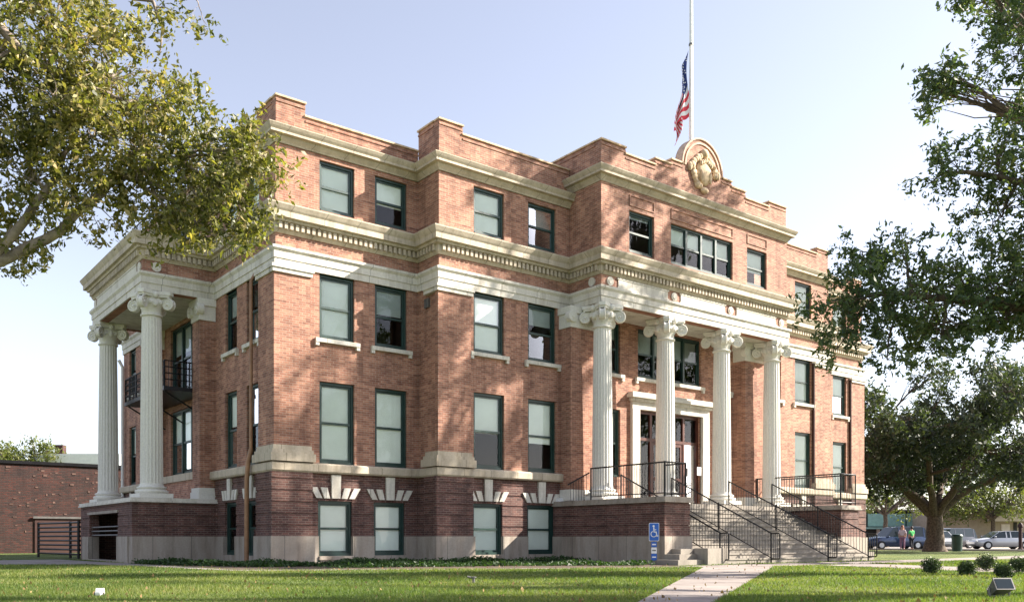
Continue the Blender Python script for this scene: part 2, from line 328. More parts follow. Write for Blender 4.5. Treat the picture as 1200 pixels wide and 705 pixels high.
def window(F, a0, a1, z0, z1, off=0.0, blind=('cream_blind', 1.0), lights=1, dep=0.085, mat='green_frame', sill=None, two=True):
    """double-hung sash window set back in its opening; sashes share the frame's mesh"""
    f = MB(); t = 0.085; fo = off - dep
    fbox(f, F, a0, a0 + t, fo - 0.12, fo, z0, z1); fbox(f, F, a1 - t, a1, fo - 0.12, fo, z0, z1)
    fbox(f, F, a0 + t, a1 - t, fo - 0.12, fo, z1 - t, z1); fbox(f, F, a0 + t, a1 - t, fo - 0.12, fo + 0.02, z0, z0 + t)
    w = (a1 - a0 - 2 * t) / lights; zm = (z0 + z1) / 2
    for i in range(lights):
        b0 = a0 + t + i * w; b1 = b0 + w
        if i: fbox(f, F, b0 - 0.05, b0 + 0.05, fo - 0.12, fo + 0.01, z0 + t, z1 - t)
        if two:
            fbox(f, F, b0 + 0.001, b1 - 0.001, fo - 0.09, fo - 0.025, zm - 0.035, zm + 0.035)
        for (ca, cb) in ((b0, b0 + 0.055), (b1 - 0.055, b1)): fbox(f, F, ca, cb, fo - 0.10, fo - 0.04, z0 + t, z1 - t)
        fbox(f, F, b0 + 0.055, b1 - 0.055, fo - 0.10, fo - 0.05, z0 + t, z0 + t + 0.075); fbox(f, F, b0 + 0.055, b1 - 0.055, fo - 0.10, fo - 0.05, z1 - t - 0.06, z1 - t)
    wo = build('window', f, mat, CH)
    g = MB()
    for (za, zb, q) in ((z0 + t, zm, 0.075), (zm, z1 - t, 0.055)): g.add([F.p(a0 + t, fo - q, za), F.p(a1 - t, fo - q, za), F.p(a1 - t, fo - q, zb), F.p(a0 + t, fo - q, zb)], [(0, 1, 2, 3)])
    build('pane', g, 'glass', wo)
    if blind:
        b = MB(); m, fr = blind; zt = z1 - t; zb = z1 - (z1 - z0) * fr
        fbox(b, F, a0 + t, a1 - t, fo - 0.122, fo - 0.112, max(zb, z0 + 0.05), zt); build('blind', b, m, wo)
    if sill:
        s = MB(); fbox(s, F, a0 - 0.16, a1 + 0.16, fo - 0.1, off + 0.11, z0 - 0.13, z0 - 0.003)
        for q in (a0 - 0.16, a1 + 0.04): fbox(s, F, q, q + 0.12, off - 0.02, off + 0.09, z0 - 0.24, z0 - 0.131)
        build('sill', s, 'white_stone', wo)
    return wo
CR, GR = 'cream_blind', 'grey_blind'
wA = [(1.48, 2.73), (3.49, 4.74)]; wB = [(6.60, 7.92), (9.0, 10.33)]
MIR = lambda w: [(TX - b, TX - a) for a, b in w][::-1]
Z0, Z1 = 0.9, 2.88
def segment(F, lo, hi, wins, blinds, pil, zt=12.95):
    """three storeys of one front bay: wall, windows, sills, stone trim"""
    holes = []
    for a, b in wins: holes += [(a, b, 3.2, 5.8), (a, b, 7.15, 9.2), (a, b, 11.2, 12.8)]
    wall('wall', F, lo, hi, 3.0, zt, holes, 'red_brick')
    bh = [(a - 0.06, b - 0.1, 0.27, 2.02) for a, b in wins]
    # basement: dark banded brick over stone, both thicker under the pilaster
    wall('basement_wall', F, lo, hi, Z0, Z1, bh, 'dark_brick', 0.03, 0.33, (1.2, 0.36, 0.05, 0.03))
    wall('stone_plinth', F, lo, hi, -0.2, Z0, bh, 'base_stone', 0.09, 0.39)
    k = 0
    for a, b in wins:
        for (za, zb, sl, off) in ((3.2, 5.8, False, 0), (7.15, 9.2, True, 0), (11.2, 12.8, False, 0)):
            window(F, a, b, za, zb, off, blinds[k], sill=sl); k += 1
        window(F, a - 0.06, b - 0.1, 0.27, 2.02, 0.03, (CR, 1.0))
        s = MB(); fbox(s, F, a - 0.06, b - 0.1, -0.15, 0.14, 0.15, 0.268); build('basement_sill', s, 'base_stone', CH)
        # splayed stone lintel: long keystone and four tilted voussoirs
        v = MB(); c = (a + b - 0.16) / 2
        v.prism([(c - 0.15, 2.10), (c + 0.15, 2.10), (c + 0.17, Z1 - 0.03), (c - 0.17, Z1 - 0.03)], lambda u, w, q: F.p(u, q, w), 0.0, 0.10)
        for sgn in (-1, 1):
            for i in (0, 1):
                x0 = 0.21 + i * 0.27; 
                v.prism([(c + sgn * x0, 2.10), (c + sgn * (x0 + 0.20), 2.10), (c + sgn * (x0 * 1.12 + 0.30 + i * 0.05), 2.44), (c + sgn * (x0 * 1.12 + 0.07 + i * 0.05), 2.44)], lambda u, w, q: F.p(u, q, w), 0.0, 0.08)
        build('lintel', v, 'white_stone', CH)
    if pil:
        p0, p1, e0, e1 = pil
        m = MB(); fbox(m, F, p0, p1, -0.1, 0.09, 3.7, 8.97); build('pilaster', m, 'red_brick', CH)
        m = MB(); fbox(m, F, p0 - e0 * 0.06, p1 + e1 * 0.06, -0.1, 0.15, 8.97, 9.1); fbox(m, F, p0 - e0 * 0.1, p1 + e1 * 0.1, -0.1, 0.19, 9.1, 9.199)
        build('pilaster_cap', m, 'white_stone', CH)
        m = MB(); fbox(m, F, p0 - e0 * 0.16, p1 + e1 * 0.12, -0.1, 0.25, 3.202, 3.45); fbox(m, F, p0 - e0 * 0.1, p1 + e1 * 0.07, -0.1, 0.19, 3.45, 3.56); fbox(m, F, p0 - e0 * 0.04, p1 + e1 * 0.03, -0.1, 0.135, 3.56, 3.7)
        build('pilaster_base', m, 'limestone', CH)
        wall('basement_pier', F, p0 - e0 * 0.1, p1 + e1 * 0.06, Z0 + 0.001, Z1, [], 'dark_brick', 0.15, 0.2, (1.2, 0.36, 0.05, 0.03))
        m = MB(); fbox(m, F, p0 - e0 * 0.15, p1 + e1 * 0.1, -0.2, 0.21, -0.2, Z0 + 0.0); build('pier_plinth', m, 'base_stone', CH)
N = None
segment(F0, 0, A, wA, [(CR, 1), (CR, .96), (CR, 1), (CR, 1), (GR, .45), (CR, .55)], (-0.09, 1.12, 1, 1))
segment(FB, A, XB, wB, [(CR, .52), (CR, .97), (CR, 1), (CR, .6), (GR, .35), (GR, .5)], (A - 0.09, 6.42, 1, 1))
segment(FB, XC, XBR, MIR(wB), [(CR, 1), (CR, 1), N, (CR, 1), (CR, .9), (CR, 1)], (26.62, XBR + 0.09, 1, 1))
segment(F0, XBR, TX, MIR(wA), [(CR, 1)] * 6, (31.93, TX + 0.09, 1, 1))
# returns of the jogs
for F, ln, zt in ((FJ1, -YB, 12.95), (Fac(XBR, YB, 0, 1), -YB, 12.95)):
    a_0, a_1 = (0, ln - .3) if F is FJ1 else (.3, ln)
    wall('wall', F, a_0, a_1, 3.0, zt, [], 'red_brick', th=0.29)
    wall('basement_wall', F, a_0, a_1 - (.02 if F is FJ1 else 0), Z0, Z1, [], 'dark_brick', 0.03, 0.3, (1.2, 0.36, 0.05, 0.03))
    wall('stone_plinth', F, a_0, a_1 - (.02 if F is FJ1 else 0), -0.2, Z0, [], 'base_stone', 0.09, 0.3)
# pilaster faces that wrap onto the jog and the left side
for F, a0, a1 in ((FJ1, -YB - 0.6, -YB + 0.09), (FL, YEND - 1.12, YEND + 0.09)):
    if F is FL: mm = MB(); fbox(mm, F, a0, a1 - 0.091, -0.1, 0.088, 3.7, 8.97); build('pilaster', mm, 'red_brick', CH)
    mm = MB(); fbox(mm, F, a0 - 0.1, a1 - 0.16, -0.1, 0.15, 8.97, 9.1); fbox(mm, F, a0 - 0.12, a1 - 0.17, -0.1, 0.188, 9.1, 9.198); build('pilaster_cap', mm, 'white_stone', CH)
    mm = MB(); fbox(mm, F, a0 - 0.12, a1 - 0.18, -0.1, 0.248, 3.203, 3.449); fbox(mm, F, a0 - 0.07, a1 - 0.18, -0.1, 0.188, 3.449, 3.559); fbox(mm, F, a0 - 0.03, a1 - 0.18, -0.1, 0.133, 3.559, 3.7); build('pilaster_base', mm, 'limestone', CH)
    wall('basement_pier', F, a0 - 0.06, a1 - 0.17, Z0 + 0.001, Z1, [], 'dark_brick', 0.148, 0.2, (1.2, 0.36, 0.05, 0.03))
    mm = MB(); fbox(mm, F, a0 - 0.1, a1 - 0.18, -0.2, 0.208, -0.2, Z0 - 0.001); build('pier_plinth', mm, 'base_stone', CH)
# left side
L = lambda y: YEND - y
lw = [(L(2.28), L(1.27)), (L(4.15), L(3.12))]; lwb = [(L(YP + YQ - 1.27 - 0) , L(YP + YQ - 2.28)), (L(YP + YQ - 3.12), L(YP + YQ - 4.15))]
lwb = [(0.9, 1.9), (2.7, 3.7)]
tri = (L(10.06), L(6.7))
holes = []
for a, b in lw + lwb: holes += [(a, b, 3.2, 5.8), (a, b, 7.15, 9.2), (a, b, 11.2, 12.8)]
holes += [(tri[0], tri[1], 3.25, 5.8), (tri[0], tri[1], 6.45, 9.05), (tri[0], tri[1], 11.2, 12.8)]
wall('wall', FL, 0.001, YEND - 0.3, 3.0, 12.949, holes, 'red_brick')
bh = [(a, b, 0.27, 2.05) for a, b in lw + lwb]
wall('basement_wall', FL, 0, YEND - .3, Z0, Z1, bh, 'dark_brick', 0.028, 0.33, (1.2, 0.36, 0.05, 0.03))
wall('stone_plinth', FL, 0, YEND - .3, -0.2, Z0 - 0.002, bh, 'base_stone', 0.088, 0.39)
for i, (a, b) in enumerate(lw + lwb):
    window(FL, a, b, 3.2, 5.8, 0, (CR, .45)); window(FL, a, b, 7.15, 9.2, 0, None if i == 0 else (GR, .4), sill=True); window(FL, a, b, 11.2, 12.8, 0, (CR, .7)); window(FL, a, b, 0.27, 2.05, 0.028, None)
    v = MB(); c = (a + b) / 2
    v.prism([(c - 0.13, 2.12), (c + 0.13, 2.12), (c + 0.15, Z1 - 0.03), (c - 0.15, Z1 - 0.03)], lambda u, w, q: FL.p(u, q, w), 0.0, 0.10)
    for sgn in (-1, 1):
        for i2 in (0, 1):
            x0 = 0.19 + i2 * 0.22; v.prism([(c + sgn * x0, 2.12), (c + sgn * (x0 + 0.17), 2.12), (c + sgn * (x0 * 1.12 + 0.24), 2.46), (c + sgn * (x0 * 1.12 + 0.05), 2.46)], lambda u, w, q: FL.p(u, q, w), 0.0, 0.08)
    build('lintel', v, 'white_stone', CH)
window(FL, tri[0], tri[1], 3.25, 5.8, 0, (CR, .5), 3); window(FL, tri[0], tri[1], 6.45, 9.05, 0, (GR, .4), 3); window(FL, tri[0], tri[1], 11.2, 12.8, 0, None, 3)
# unseen sides, roof and floors close the building
for F, ln in ((Fac(TX, 0, 0, 1), YEND), (Fac(TX, YEND, -1, 0), TX)): wall('wall', F, 0.3, ln - 0.3, -0.2, 12.9, [], 'red_brick', th=0.29)
m = MB(); m.box(0.29, TX - 0.29, 0.29, YEND - 0.29, 13.1, 13.2); m.box(A + 0.29, XBR - 0.29, YB + 0.28, 0.288, 13.1, 13.2); m.box(XB + 0.3, XC - 0.3, YC + 0.29, YB + 0.27, 13.65, 13.75); m.box(XB + 0.3, XC - 0.3, YB + 0.271, 3, 13.65, 13.75); build('roof', m, 'roof_felt', CH)
m = MB()
for z in (2.75, 6.35, 10.45): m.box(0.31, TX - 0.31, 0.31, YEND - 0.31, z, z + 0.2); m.box(A + 0.31, XBR - 0.31, YB + 0.31, 0.309, z, z + 0.2)
for x in (3.1, 5.4, 8.5, 11.6, 21.4, 24.6, 27.7, 29.9): m.box(x - 0.06, x + 0.06, YB + 0.33 if A < x < XBR else 0.33, 4.6, 0.1, 13.09)
m.box(0.33, TX - 0.33, 4.6, 4.7, 0.1, 13.08)
build('interior', m, 'dark_room', CH)

# ---- mouldings swept round the outline (outward = right of travel)
def sweep(name, path, prof, mat, closed_ends=True, parent=None):
    mb = MB(); n = len(prof); P = [Vector(p) for p in path]
    rows = []
    for i, p in enumerate(P):
        d0 = (P[i] - P[i - 1]).normalized() if i else (P[1] - P[0]).normalized()
        d1 = (P[i + 1] - P[i]).normalized() if i < len(P) - 1 else d0
        n0 = Vector((d0.y, -d0.x)); n1 = Vector((d1.y, -d1.x)); b = (n0 + n1); b = b / max(1e-6, b.dot(n0))
        rows.append([(p.x + b.x * o, p.y + b.y * o, z) for o, z in prof])
    vs = [v for r in rows for v in r]; fs = []
    for i in range(len(P) - 1):
        for k in range(n): k2 = (k + 1) % n; fs.append((i * n + k, i * n + k2, (i + 1) * n + k2, (i + 1) * n + k))
    fs += [tuple(range(n)), tuple(range((len(P) - 1) * n, len(P) * n))[::-1]]
    mb.add(vs, fs); return build(name, mb, mat, parent or CH)
full = [(0, YEND), (0, YQ), (-D, YQ), (-D, YP), (0, YP), (0, 0), (A, 0), (A, YB), (XB, YB), (XB, YC), (XC, YC), (XC, YB), (XBR, YB), (XBR, 0), (TX, 0), (TX, YEND)]
plain = [(0, YEND), (0, 0), (A, 0), (A, YB), (XB, YB)]
sweep('architrave', full, [(-0.1, 9.2), (0.055, 9.2), (0.055, 9.42), (0.085, 9.42), (0.085, 9.62), (0.15, 9.70), (0.15, 9.78), (-0.1, 9.78)], 'white_stone')
sweep('cornice', full, [(-0.1, 10.2), (0.03, 10.2), (0.09, 10.30), (0.09, 10.5), (0.22, 10.52), (0.24, 10.6), (0.34, 10.61), (0.34, 10.78), (0.38, 10.84), (0.44, 10.96), (0.44, 11.0), (0.02, 11.07), (-0.1, 11.07)], 'limestone')
def dentils(path, z0, z1, o0, o1, sp=0.19, w=0.10):
    mb = MB()
    for p, q in zip(path, path[1:]):
        p = Vector(p); q = Vector(q); d = (q - p); ln = d.length; d.normalize(); F = Fac(p.x, p.y, d.x, d.y); k = int(ln / sp)
        for i in range(k + 1): a = (i + 0.5) * ln / (k + 1); fbox(mb, F, a - w / 2, a + w / 2, o0, o1, z0, z1)
    return mb
for p, q in zip(full, full[1:]): build('dentil_band', dentils([p, q], 10.31, 10.5, 0.08, 0.185), 'limestone', CH)
top_prof = lambda z: [(-0.1, z - .45), (0.03, z - .45), (0.05, z - .40), (0.12, z - .31), (0.13, z - .25), (0.26, z - .24), (0.26, z - .17), (0.31, z - .10), (0.355, z - .02), (0.355, z), (0.03, z + 0.05), (-0.1, z + 0.05)]
sweep('upper_cornice', [(0, YEND), (0, 0), (A, 0), (A, YB), (XB - 0.004, YB)], top_prof(13.42), 'limestone')
sweep('upper_cornice', [(XC + 0.004, YB), (XBR, YB), (XBR, 0), (TX, 0), (TX, YEND)], top_prof(13.42), 'limestone')
sweep('upper_cornice', [(XB, 1.5), (XB, YC), (XC, YC), (XC, 1.5)], top_prof(13.95), 'limestone')
# water table
for pth in ([(0, YEND), (0, 0), (A, 0), (A, YB), (XB - 0.45, YB)], [(XC + 0.45, YB), (XBR, YB), (XBR, 0), (TX, 0), (TX, YEND)]):
    sweep('water_table', pth, [(-0.1, 2.88), (0.16, 2.88), (0.2, 2.93), (0.2, 3.13), (0.17, 3.17), (0.02, 3.2), (-0.1, 3.2)], 'limestone')
# parapets with brick coping courses and thin stone caps
def parapet(F, prof, th=0.3, base=13.0, mat='red_brick', off=-0.02):
    """prof: (a, z) steps along the top, extruded as a wall"""
    pts = [(prof[0][0], base)] + prof + [(prof[-1][0], base)]
    mb = MB(); mb.prism(pts, lambda u, v, q: F.p(u, q, v), off - th, off); build('parapet', mb, mat, CH)
    cap = MB(); crs = MB()
    for (a, z), (b, z2) in zip(prof, prof[1:]):
        if b - a < 0.01: continue
        t = 0.03
        cap.prism([(a - t, z), (b + t, z2), (b + t, z2 + 0.055), (a - t, z + 0.055)], lambda u, v, q: F.p(u, q, v), off - th - 0.04, off + 0.05)
        crs.prism([(a, z - 0.16), (b, z2 - 0.16), (b, z2 - 0.10), (a, z - 0.10)], lambda u, v, q: F.p(u, q, v), off - 0.02, off + 0.025)
    build('coping', cap, 'cartouche_stone', CH); build('string_course', crs, 'red_brick', CH)
zA, zAl, zB_, zBl = 14.40, 14.0, 14.66, 14.38
parapet(F0, [(0.02, zA), (1.0, zA), (1.0, zAl), (A + 0.02, zAl)]); parapet(FL, [(0, zA), (1.4, zA), (1.4, zAl), (YEND - 1.5, zAl), (YEND - 1.5, zA), (YEND - 0.33, zA)])
parapet(FJ1, [(0.0, zB_), (-YB - 0.33, zB_)], off=-0.021); parapet(FB, [(A + 0.021, zB_), (6.15, zB_), (6.15, zBl), (XB, zBl)])
parapet(FB, [(XC, zBl), (XBR - 0.95, zBl), (XBR - 0.95, zB_), (XBR, zB_)]); parapet(F0, [(XBR, zAl), (TX - 1, zAl), (TX - 1, zA), (TX, zA)])
m = MB(); m.box(2.2, 2.9, 3.8, 4.5, 13.2, 14.75); m.box(3.6, 4.2, 0.45, 1.1, 13.2, 14.2); build('roof_vent', m, 'grey_metal', CH)
# centre pavilion above the portico
wC = [(12.41, 13.74), (14.67, 18.38), (19.31, 20.64)]
wall('wall', FC, XB, XC, 9.19, 13.5, [(a, b, 11.25, 12.78) for a, b in wC], 'red_brick')
for F in (FJ2, Fac(XC, YB, 0, 1)): wall('wall', F, 0 if F is FJ2 else 0.3, (YB - YC - 0.3) if F is FJ2 else YB - YC, 9.19, 13.5, [], 'red_brick', th=0.29)
for (X, s) in ((XB, -1), (XC, 1)):
    F = Fac(X, 2.0, 0, -1) if s < 0 else Fac(X, YB, 0, 1)
    wall('wall', F, 0, 2.0 - YB - 0.001, 12.9, 13.5, [], 'red_brick', th=0.29)
window(FC, *wC[0], 11.25, 12.78, 0, (GR, .15)); window(FC, *wC[1], 11.25, 12.78, 0, (CR, .45), 4); window(FC, *wC[2], 11.25, 12.78, 0, (CR, .6))
for a, b in wC:
    m = MB(); z0, z1 = 12.93, 13.33
    for q in ((a, b, z0, z0 + .045), (a, b, z1 - .045, z1), (a, a + .045, z0 + .045, z1 - .045), (b - .045, b, z0 + .045, z1 - .045)): fbox(m, FC, q[0], q[1], -0.02, 0.03, q[2], q[3])
    build('brick_panel', m, 'red_brick', CH)
# frieze: stone panels and discs
def disc(mb, F, a, z, r, o0, o1, n=20):
    mb.prism([(a + r * math.cos(2 * math.pi * k / n), z + r * math.sin(2 * math.pi * k / n)) for k in range(n)], lambda u, v, q: F.p(u, q, v), o0, o1)
def framed(F, a, b, z0, z1):
    m = MB(); fbox(m, F, a, b, -0.02, 0.035, z0, z1)
    for q in ((a - .05, b + .05, z0 - .05, z0 - .001), (a - .05, b + .05, z1 + .001, z1 + .05)): fbox(m, F, q[0], q[1], -0.02, 0.055, q[2], q[3])
    return m
for a, b in ((11.83, 14.46), (15.2, 17.85), (18.6, 21.21)): build('frieze_panel', framed(FC, a, b, 9.86, 10.13), 'white_stone', CH)
for a in (11.42, 14.83, 18.22, 21.63):
    m = MB(); disc(m, FC, a, 10.0, 0.16, -0.02, 0.045); disc(m, FC, a, 10.0, 0.10, 0.04, 0.065); build('frieze_disc', m, 'white_stone', CH)
m = MB(); disc(m, FJ2, 1.2, 10.0, 0.16, -0.02, 0.045); build('frieze_disc', m, 'white_stone', CH)
# centre parapet with arched gable
mid = (XB + XC) / 2
prof = [(XB + .02, 14.97), (12.24, 14.97), (12.24, 14.75), (13.82, 14.75), (13.82, 15.0), (14.72, 15.0), (14.72, 15.2), (15.36, 15.2)]
arc = [(mid + 1.17 * math.cos(t), 15.2 + 1.2 * math.sin(t)) for t in [math.pi * (1 - k / 18) for k in range(19)]]
rprof = [(2 * mid - a, z) for a, z in prof[::-1]]
parapet(FC, prof, base=13.5); parapet(FC, rprof, base=13.5)
m = MB(); m.prism([(arc[0][0], 13.52)] + arc + [(arc[-1][0], 13.52)], lambda u, v, q: FC.p(u, q, v), -0.319, -0.018); build('gable', m, 'red_brick', CH)
m = MB()
for k in range(18):
    t0 = math.pi * (1 - k / 18); t1 = math.pi * (1 - (k + 1) / 18)
    for r0, r1, o0, o1 in ((1.17, 1.23, -0.37, 0.03), (0.99, 1.06, -0.05, 0.02)):
        m.prism([(mid + r0 * math.cos(t0), 15.2 + r0 * 1.02 * math.sin(t0)), (mid + r0 * math.cos(t1), 15.2 + r0 * 1.02 * math.sin(t1)), (mid + r1 * math.cos(t1), 15.2 + r1 * 1.02 * math.sin(t1)), (mid + r1 * math.cos(t0), 15.2 + r1 * 1.02 * math.sin(t0))], lambda u, v, q: FC.p(u, q, v), o0, o1)
build('gable_arch', m, 'arch_brick', CH)
for s in (-1, 1):
    F = Fac(XB, 1.5, 0, -1) if s < 0 else Fac(XC, YC, 0, 1)
    parapet(F, [(0, 14.97), (1.5 - YC - 0.33, 14.97)] if s < 0 else [(.33, 14.97), (1.5 - YC, 14.97)], base=13.45, off=-0.021)
# carved cartouche: shield in a scrolled wreath
m = MB(); cz = 15.15; cx = mid + 0.05
m.ball((cx, YC - 0.0, cz), (0.42, 0.17, 0.52), 16, 12)
for k in range(19):
    t = 2 * math.pi * k / 26; r = 1 + 0.06 * math.sin(5 * t); rr = 0.13 + 0.035 * math.sin(k * 2.3)
    m.ball((cx + 0.66 * r * math.cos(t), YC - 0.02, cz + 0.62 * r * math.sin(t)), (rr, 0.11, rr), 8, 6)
for k in range(-3, 4): m.ball((cx + k * 0.1, YC - 0.13, cz + 0.42 - abs(k) * 0.05), (0.07, 0.07, 0.1), 7, 5)
m.ball((cx, YC - 0.04, cz + 0.72), (0.2, 0.16, 0.18), 10, 7); m.ball((cx, YC - 0.04, cz - 0.72), (0.22, 0.13, 0.12), 10, 7)
for s in (-1, 1): m.ball((cx + s * 0.84, YC - 0.02, cz + 0.05), (0.1, 0.1, 0.18), 8, 6); m.ball((cx + s * 0.25, YC - 0.12, cz - 0.2), (0.08, 0.08, 0.25), 8, 6)
build('cartouche', m, 'cartouche_stone', CH, smooth=40)
# ---- portico ceilings and beams
m = MB(); m.box(XB + 0.02, XC - 0.02, YC + 0.0, YB + 0.02, 9.204, 9.3)
build('portico_ceiling', m, 'white_stone', CH); m = MB(); m.box(-D + 0.01, 0.02, YP + 0.01, YQ - 0.01, 9.204, 9.3); build('portico_ceiling', m, 'white_stone', CH)
# left portico entablature core and its walls
for i_, (F, ln) in enumerate(((Fac(-D, YQ, 0, -1), YQ - YP), (Fac(-D, YP, 1, 0), D), (Fac(0, YQ, -1, 0), D))): wall('portico_frieze', F, 0.0 if i_ == 1 else .3, ln if i_ != 0 else ln - .3, 9.19, 10.3, [], 'red_brick', th=0.3)
m = MB(); m.box(-D + .01, 0.0, YP + .01, YQ - .01, 10.9, 11.05); build('portico_roof', m, 'roof_felt', CH)
FP = Fac(-D, YQ, 0, -1); build('frieze_panel', framed(FP, 0.6, YQ - YP - 0.6, 9.86, 10.13), 'white_stone', CH)
for F, a in ((FP, 0.3), (FP, YQ - YP - 0.3), (Fac(-D, YP, 1, 0), 0.45)):
    m = MB(); disc(m, F, a, 10.0, 0.16, -0.02, 0.045); build('frieze_disc', m, 'white_stone', CH)
# iron cresting visible over the side portico
m = MB()
for (x0, y0, x1, y1) in ((-D + .1, YP + .1, -0.05, YP + .1), (-D + .1, YP + .1, -D + .1, YQ - .1), (-D + .1, YQ - .1, -0.05, YQ - .1)):
    n = int(math.hypot(x1 - x0, y1 - y0) / 0.16)
    for z in (11.12, 11.62): m.tube([(x0, y0, z), (x1, y1, z)], 0.022, 6)
    for i in range(n + 1): t = i / n; m.tube([(x0 + (x1 - x0) * t, y0 + (y1 - y0) * t, 11.05), (x0 + (x1 - x0) * t, y0 + (y1 - y0) * t, 11.62)], 0.011, 5)
build('roof_railing', m, 'black_iron', CH)

# ---- columns
def spiral_volute(mb, c, out, r=0.2, w=0.085):
    """scroll: thick disc with a raised spiral on both faces; 'out' = outward unit vector, axis perpendicular"""
    ax = Vector((-out.y, out.x, 0)); up = Vector((0, 0, 1)); c = Vector(c)
    P = lambda u, v, q: tuple(c + out * u + up * v + ax * q)
    mb.prism([(r * 0.92 * math.cos(2 * math.pi * k / 18), r * 0.92 * math.sin(2 * math.pi * k / 18)) for k in range(18)], P, -w, w)
    for s in (-1, 1):
        pts = []; rad = []
        for k in range(40): t = k / 39 * 2 * math.pi * 2; q = r * (1 - 0.8 * k / 39); pts.append(P(q * math.sin(t), q * math.cos(t), s * w)); rad.append(0.032 * (1 - 0.5 * k / 39))
        mb.tube(pts, rad, 6)
        mb.ball(P(0, 0, s * (w + 0.01)), 0.045, 8, 6)
def column(x, y, zb=2.2, zt=9.19, r=0.375):
    sh = MB(); nf = 20
    prof = []
    h0, h1 = zb + 0.42, zt - 0.78
    for i in range(13):
        t = i / 12; rr = r * (1 - 0.15 * t ** 1.6); prof.append((rr, h0 + (h1 - h0) * t))
    sh.lathe([(r * 1.08, h0 - 0.03), (r * 1.0, h0 + 0.08)], (x, y, 0), 32)
    sh.lathe(prof, (x, y, 0), nf * 6, lambda t: 1 - 0.075 * abs(math.sin(nf * t / 2)) ** 0.8)
    col = build('column', sh, 'column_paint', CH, smooth=50)
    b = MB(); b.box(x - .56, x + .56, y - .56, y + .56, zb, zb + .15)
    b.lathe([(0.5, .15), (0.54, .19), (0.55, .23), (0.53, .27), (0.47, .285), (0.445, .30), (0.445, .315), (0.48, .33), (0.495, .36), (0.48, .385), (0.42, .40), (0.41, .42)], (x, y, zb), 36)
    build('base', b, 'column_paint', col, smooth=35)
    c = MB(); rt = r * 0.86
    c.lathe([(rt * 1.02, -.02), (rt * 1.14, .01), (rt * 1.14, .05), (rt * 1.0, .07), (rt * 1.02, .22), (rt * 1.25, .34), (rt * 1.42, .42), (rt * 1.42, .5), (rt * 1.3, .56), (rt * 1.3, .68)], (x, y, zt - .80), 32)
    for k in range(16):   # egg and dart ring
        t = 2 * math.pi * k / 16; c.ball((x + rt * 1.38 * math.cos(t), y + rt * 1.38 * math.sin(t), zt - .36), (0.06, 0.06, 0.085), 6, 5)
    # abacus with concave sides
    ab = []
    for q in range(4):
        a0 = math.pi / 4 + q * math.pi / 2
        for j in (-0.11, 0.11): ab.append((0.74 * math.cos(a0) - j * math.sin(a0), 0.74 * math.sin(a0) + j * math.cos(a0)))
        am = a0 + math.pi / 4; ab.append((0.44 * math.cos(am), 0.44 * math.sin(am)))
    c.prism(ab, lambda u, v, q: (x + u, y + v, q), zt - .12, zt - .001)
    c.prism([(u * .93, v * .93) for u, v in ab], lambda u, v, q: (x + u, y + v, q), zt - .19, zt - .121)
    for q in range(4):
        a0 = math.pi / 4 + q * math.pi / 2; o = Vector((math.cos(a0), math.sin(a0), 0)); spiral_volute(c, (x + o.x * 0.62, y + o.y * 0.62, zt - .42), o, 0.205)
        o2 = Vector((math.cos(a0 + math.pi / 4), math.sin(a0 + math.pi / 4), 0)); c.ball((x + o2.x * .47, y + o2.y * .47, zt - .12), (.1, .1, .12), 8, 6)
        c.ball((x + o2.x * .43, y + o2.y * .43, zt - .42), (.09, .09, .10), 8, 6)
        c.prism([(0.1, -.15), (0.62, -.02), (0.62, .12), (0.1, .12)], lambda u, v, w2, o=o: (x + o.x * u - o.y * w2, y + o.y * u + o.x * w2, zt - .33 + v), -.075, .075)
    build('capital', c, 'column_paint', col, smooth=40)
for x in (11.47, 14.83, 18.22, 21.58): column(x, YC + .42)
for y in (YP + .42, YQ - .42): column(-2.065, y)
# antae behind the end columns
def anta(F, a0, a1, o0, o1, mb_z=(2.2, 8.45)):
    m = MB(); fbox(m, F, a0, a1, o0, o1, mb_z[0] + .4, mb_z[1]); p = build('anta', m, 'red_brick', CH)
    c = MB(); fbox(c, F, a0 - .04, a1 + .04, o0, o1 + .04, mb_z[1] + .0, mb_z[1] + .5); fbox(c, F, a0 - .1, a1 + .1, o0, o1 + .1, mb_z[1] + .5, 9.195)
    for aa in (a0 + .0, a1 - .0):
        disc(c, F, aa, 8.82, 0.2, o1 - 0.1, o1 + 0.13, 16); disc(c, F, aa, 8.82, 0.07, o1 + .12, o1 + 0.16, 12)
    build('capital', c, 'column_paint', p)
    b = MB(); fbox(b, F, a0 - .06, a1 + .06, o0, o1 + .06, mb_z[0], mb_z[0] + .25); fbox(b, F, a0 - .03, a1 + .03, o0, o1 + .03, mb_z[0] + .25, mb_z[0] + .4); build('base', b, 'column_paint', p)
anta(FB, 10.507, 12.45, -0.1, 0.597); anta(FB, TX - 12.45, TX - 10.507, -0.1, 0.597)
anta(FL, L(YP + .75), L(YP), -0.1, 0.55); anta(FL, L(YQ), L(YQ - .75), -0.1, 0.55)
# portico back wall with windows and entrance
zf = 2.15
PW = [(12.75, 13.64), (TX - 13.64, TX - 12.75)]; MW = (14.62, 18.42); DO = (14.62, 18.42)
wall('wall', FB, 12.45, TX - 12.45, zf, 9.25, [(a, b, 3.2, 5.8) for a, b in PW] + [(a, b, 7.15, 9.1) for a, b in PW] + [(*MW, 7.15, 9.1), (*DO, zf, 5.9)], 'red_brick')
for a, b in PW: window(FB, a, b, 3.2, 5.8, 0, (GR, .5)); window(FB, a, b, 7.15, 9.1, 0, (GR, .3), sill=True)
window(FB, *MW, 7.15, 9.1, 0, (GR, .5), 4, sill=True)
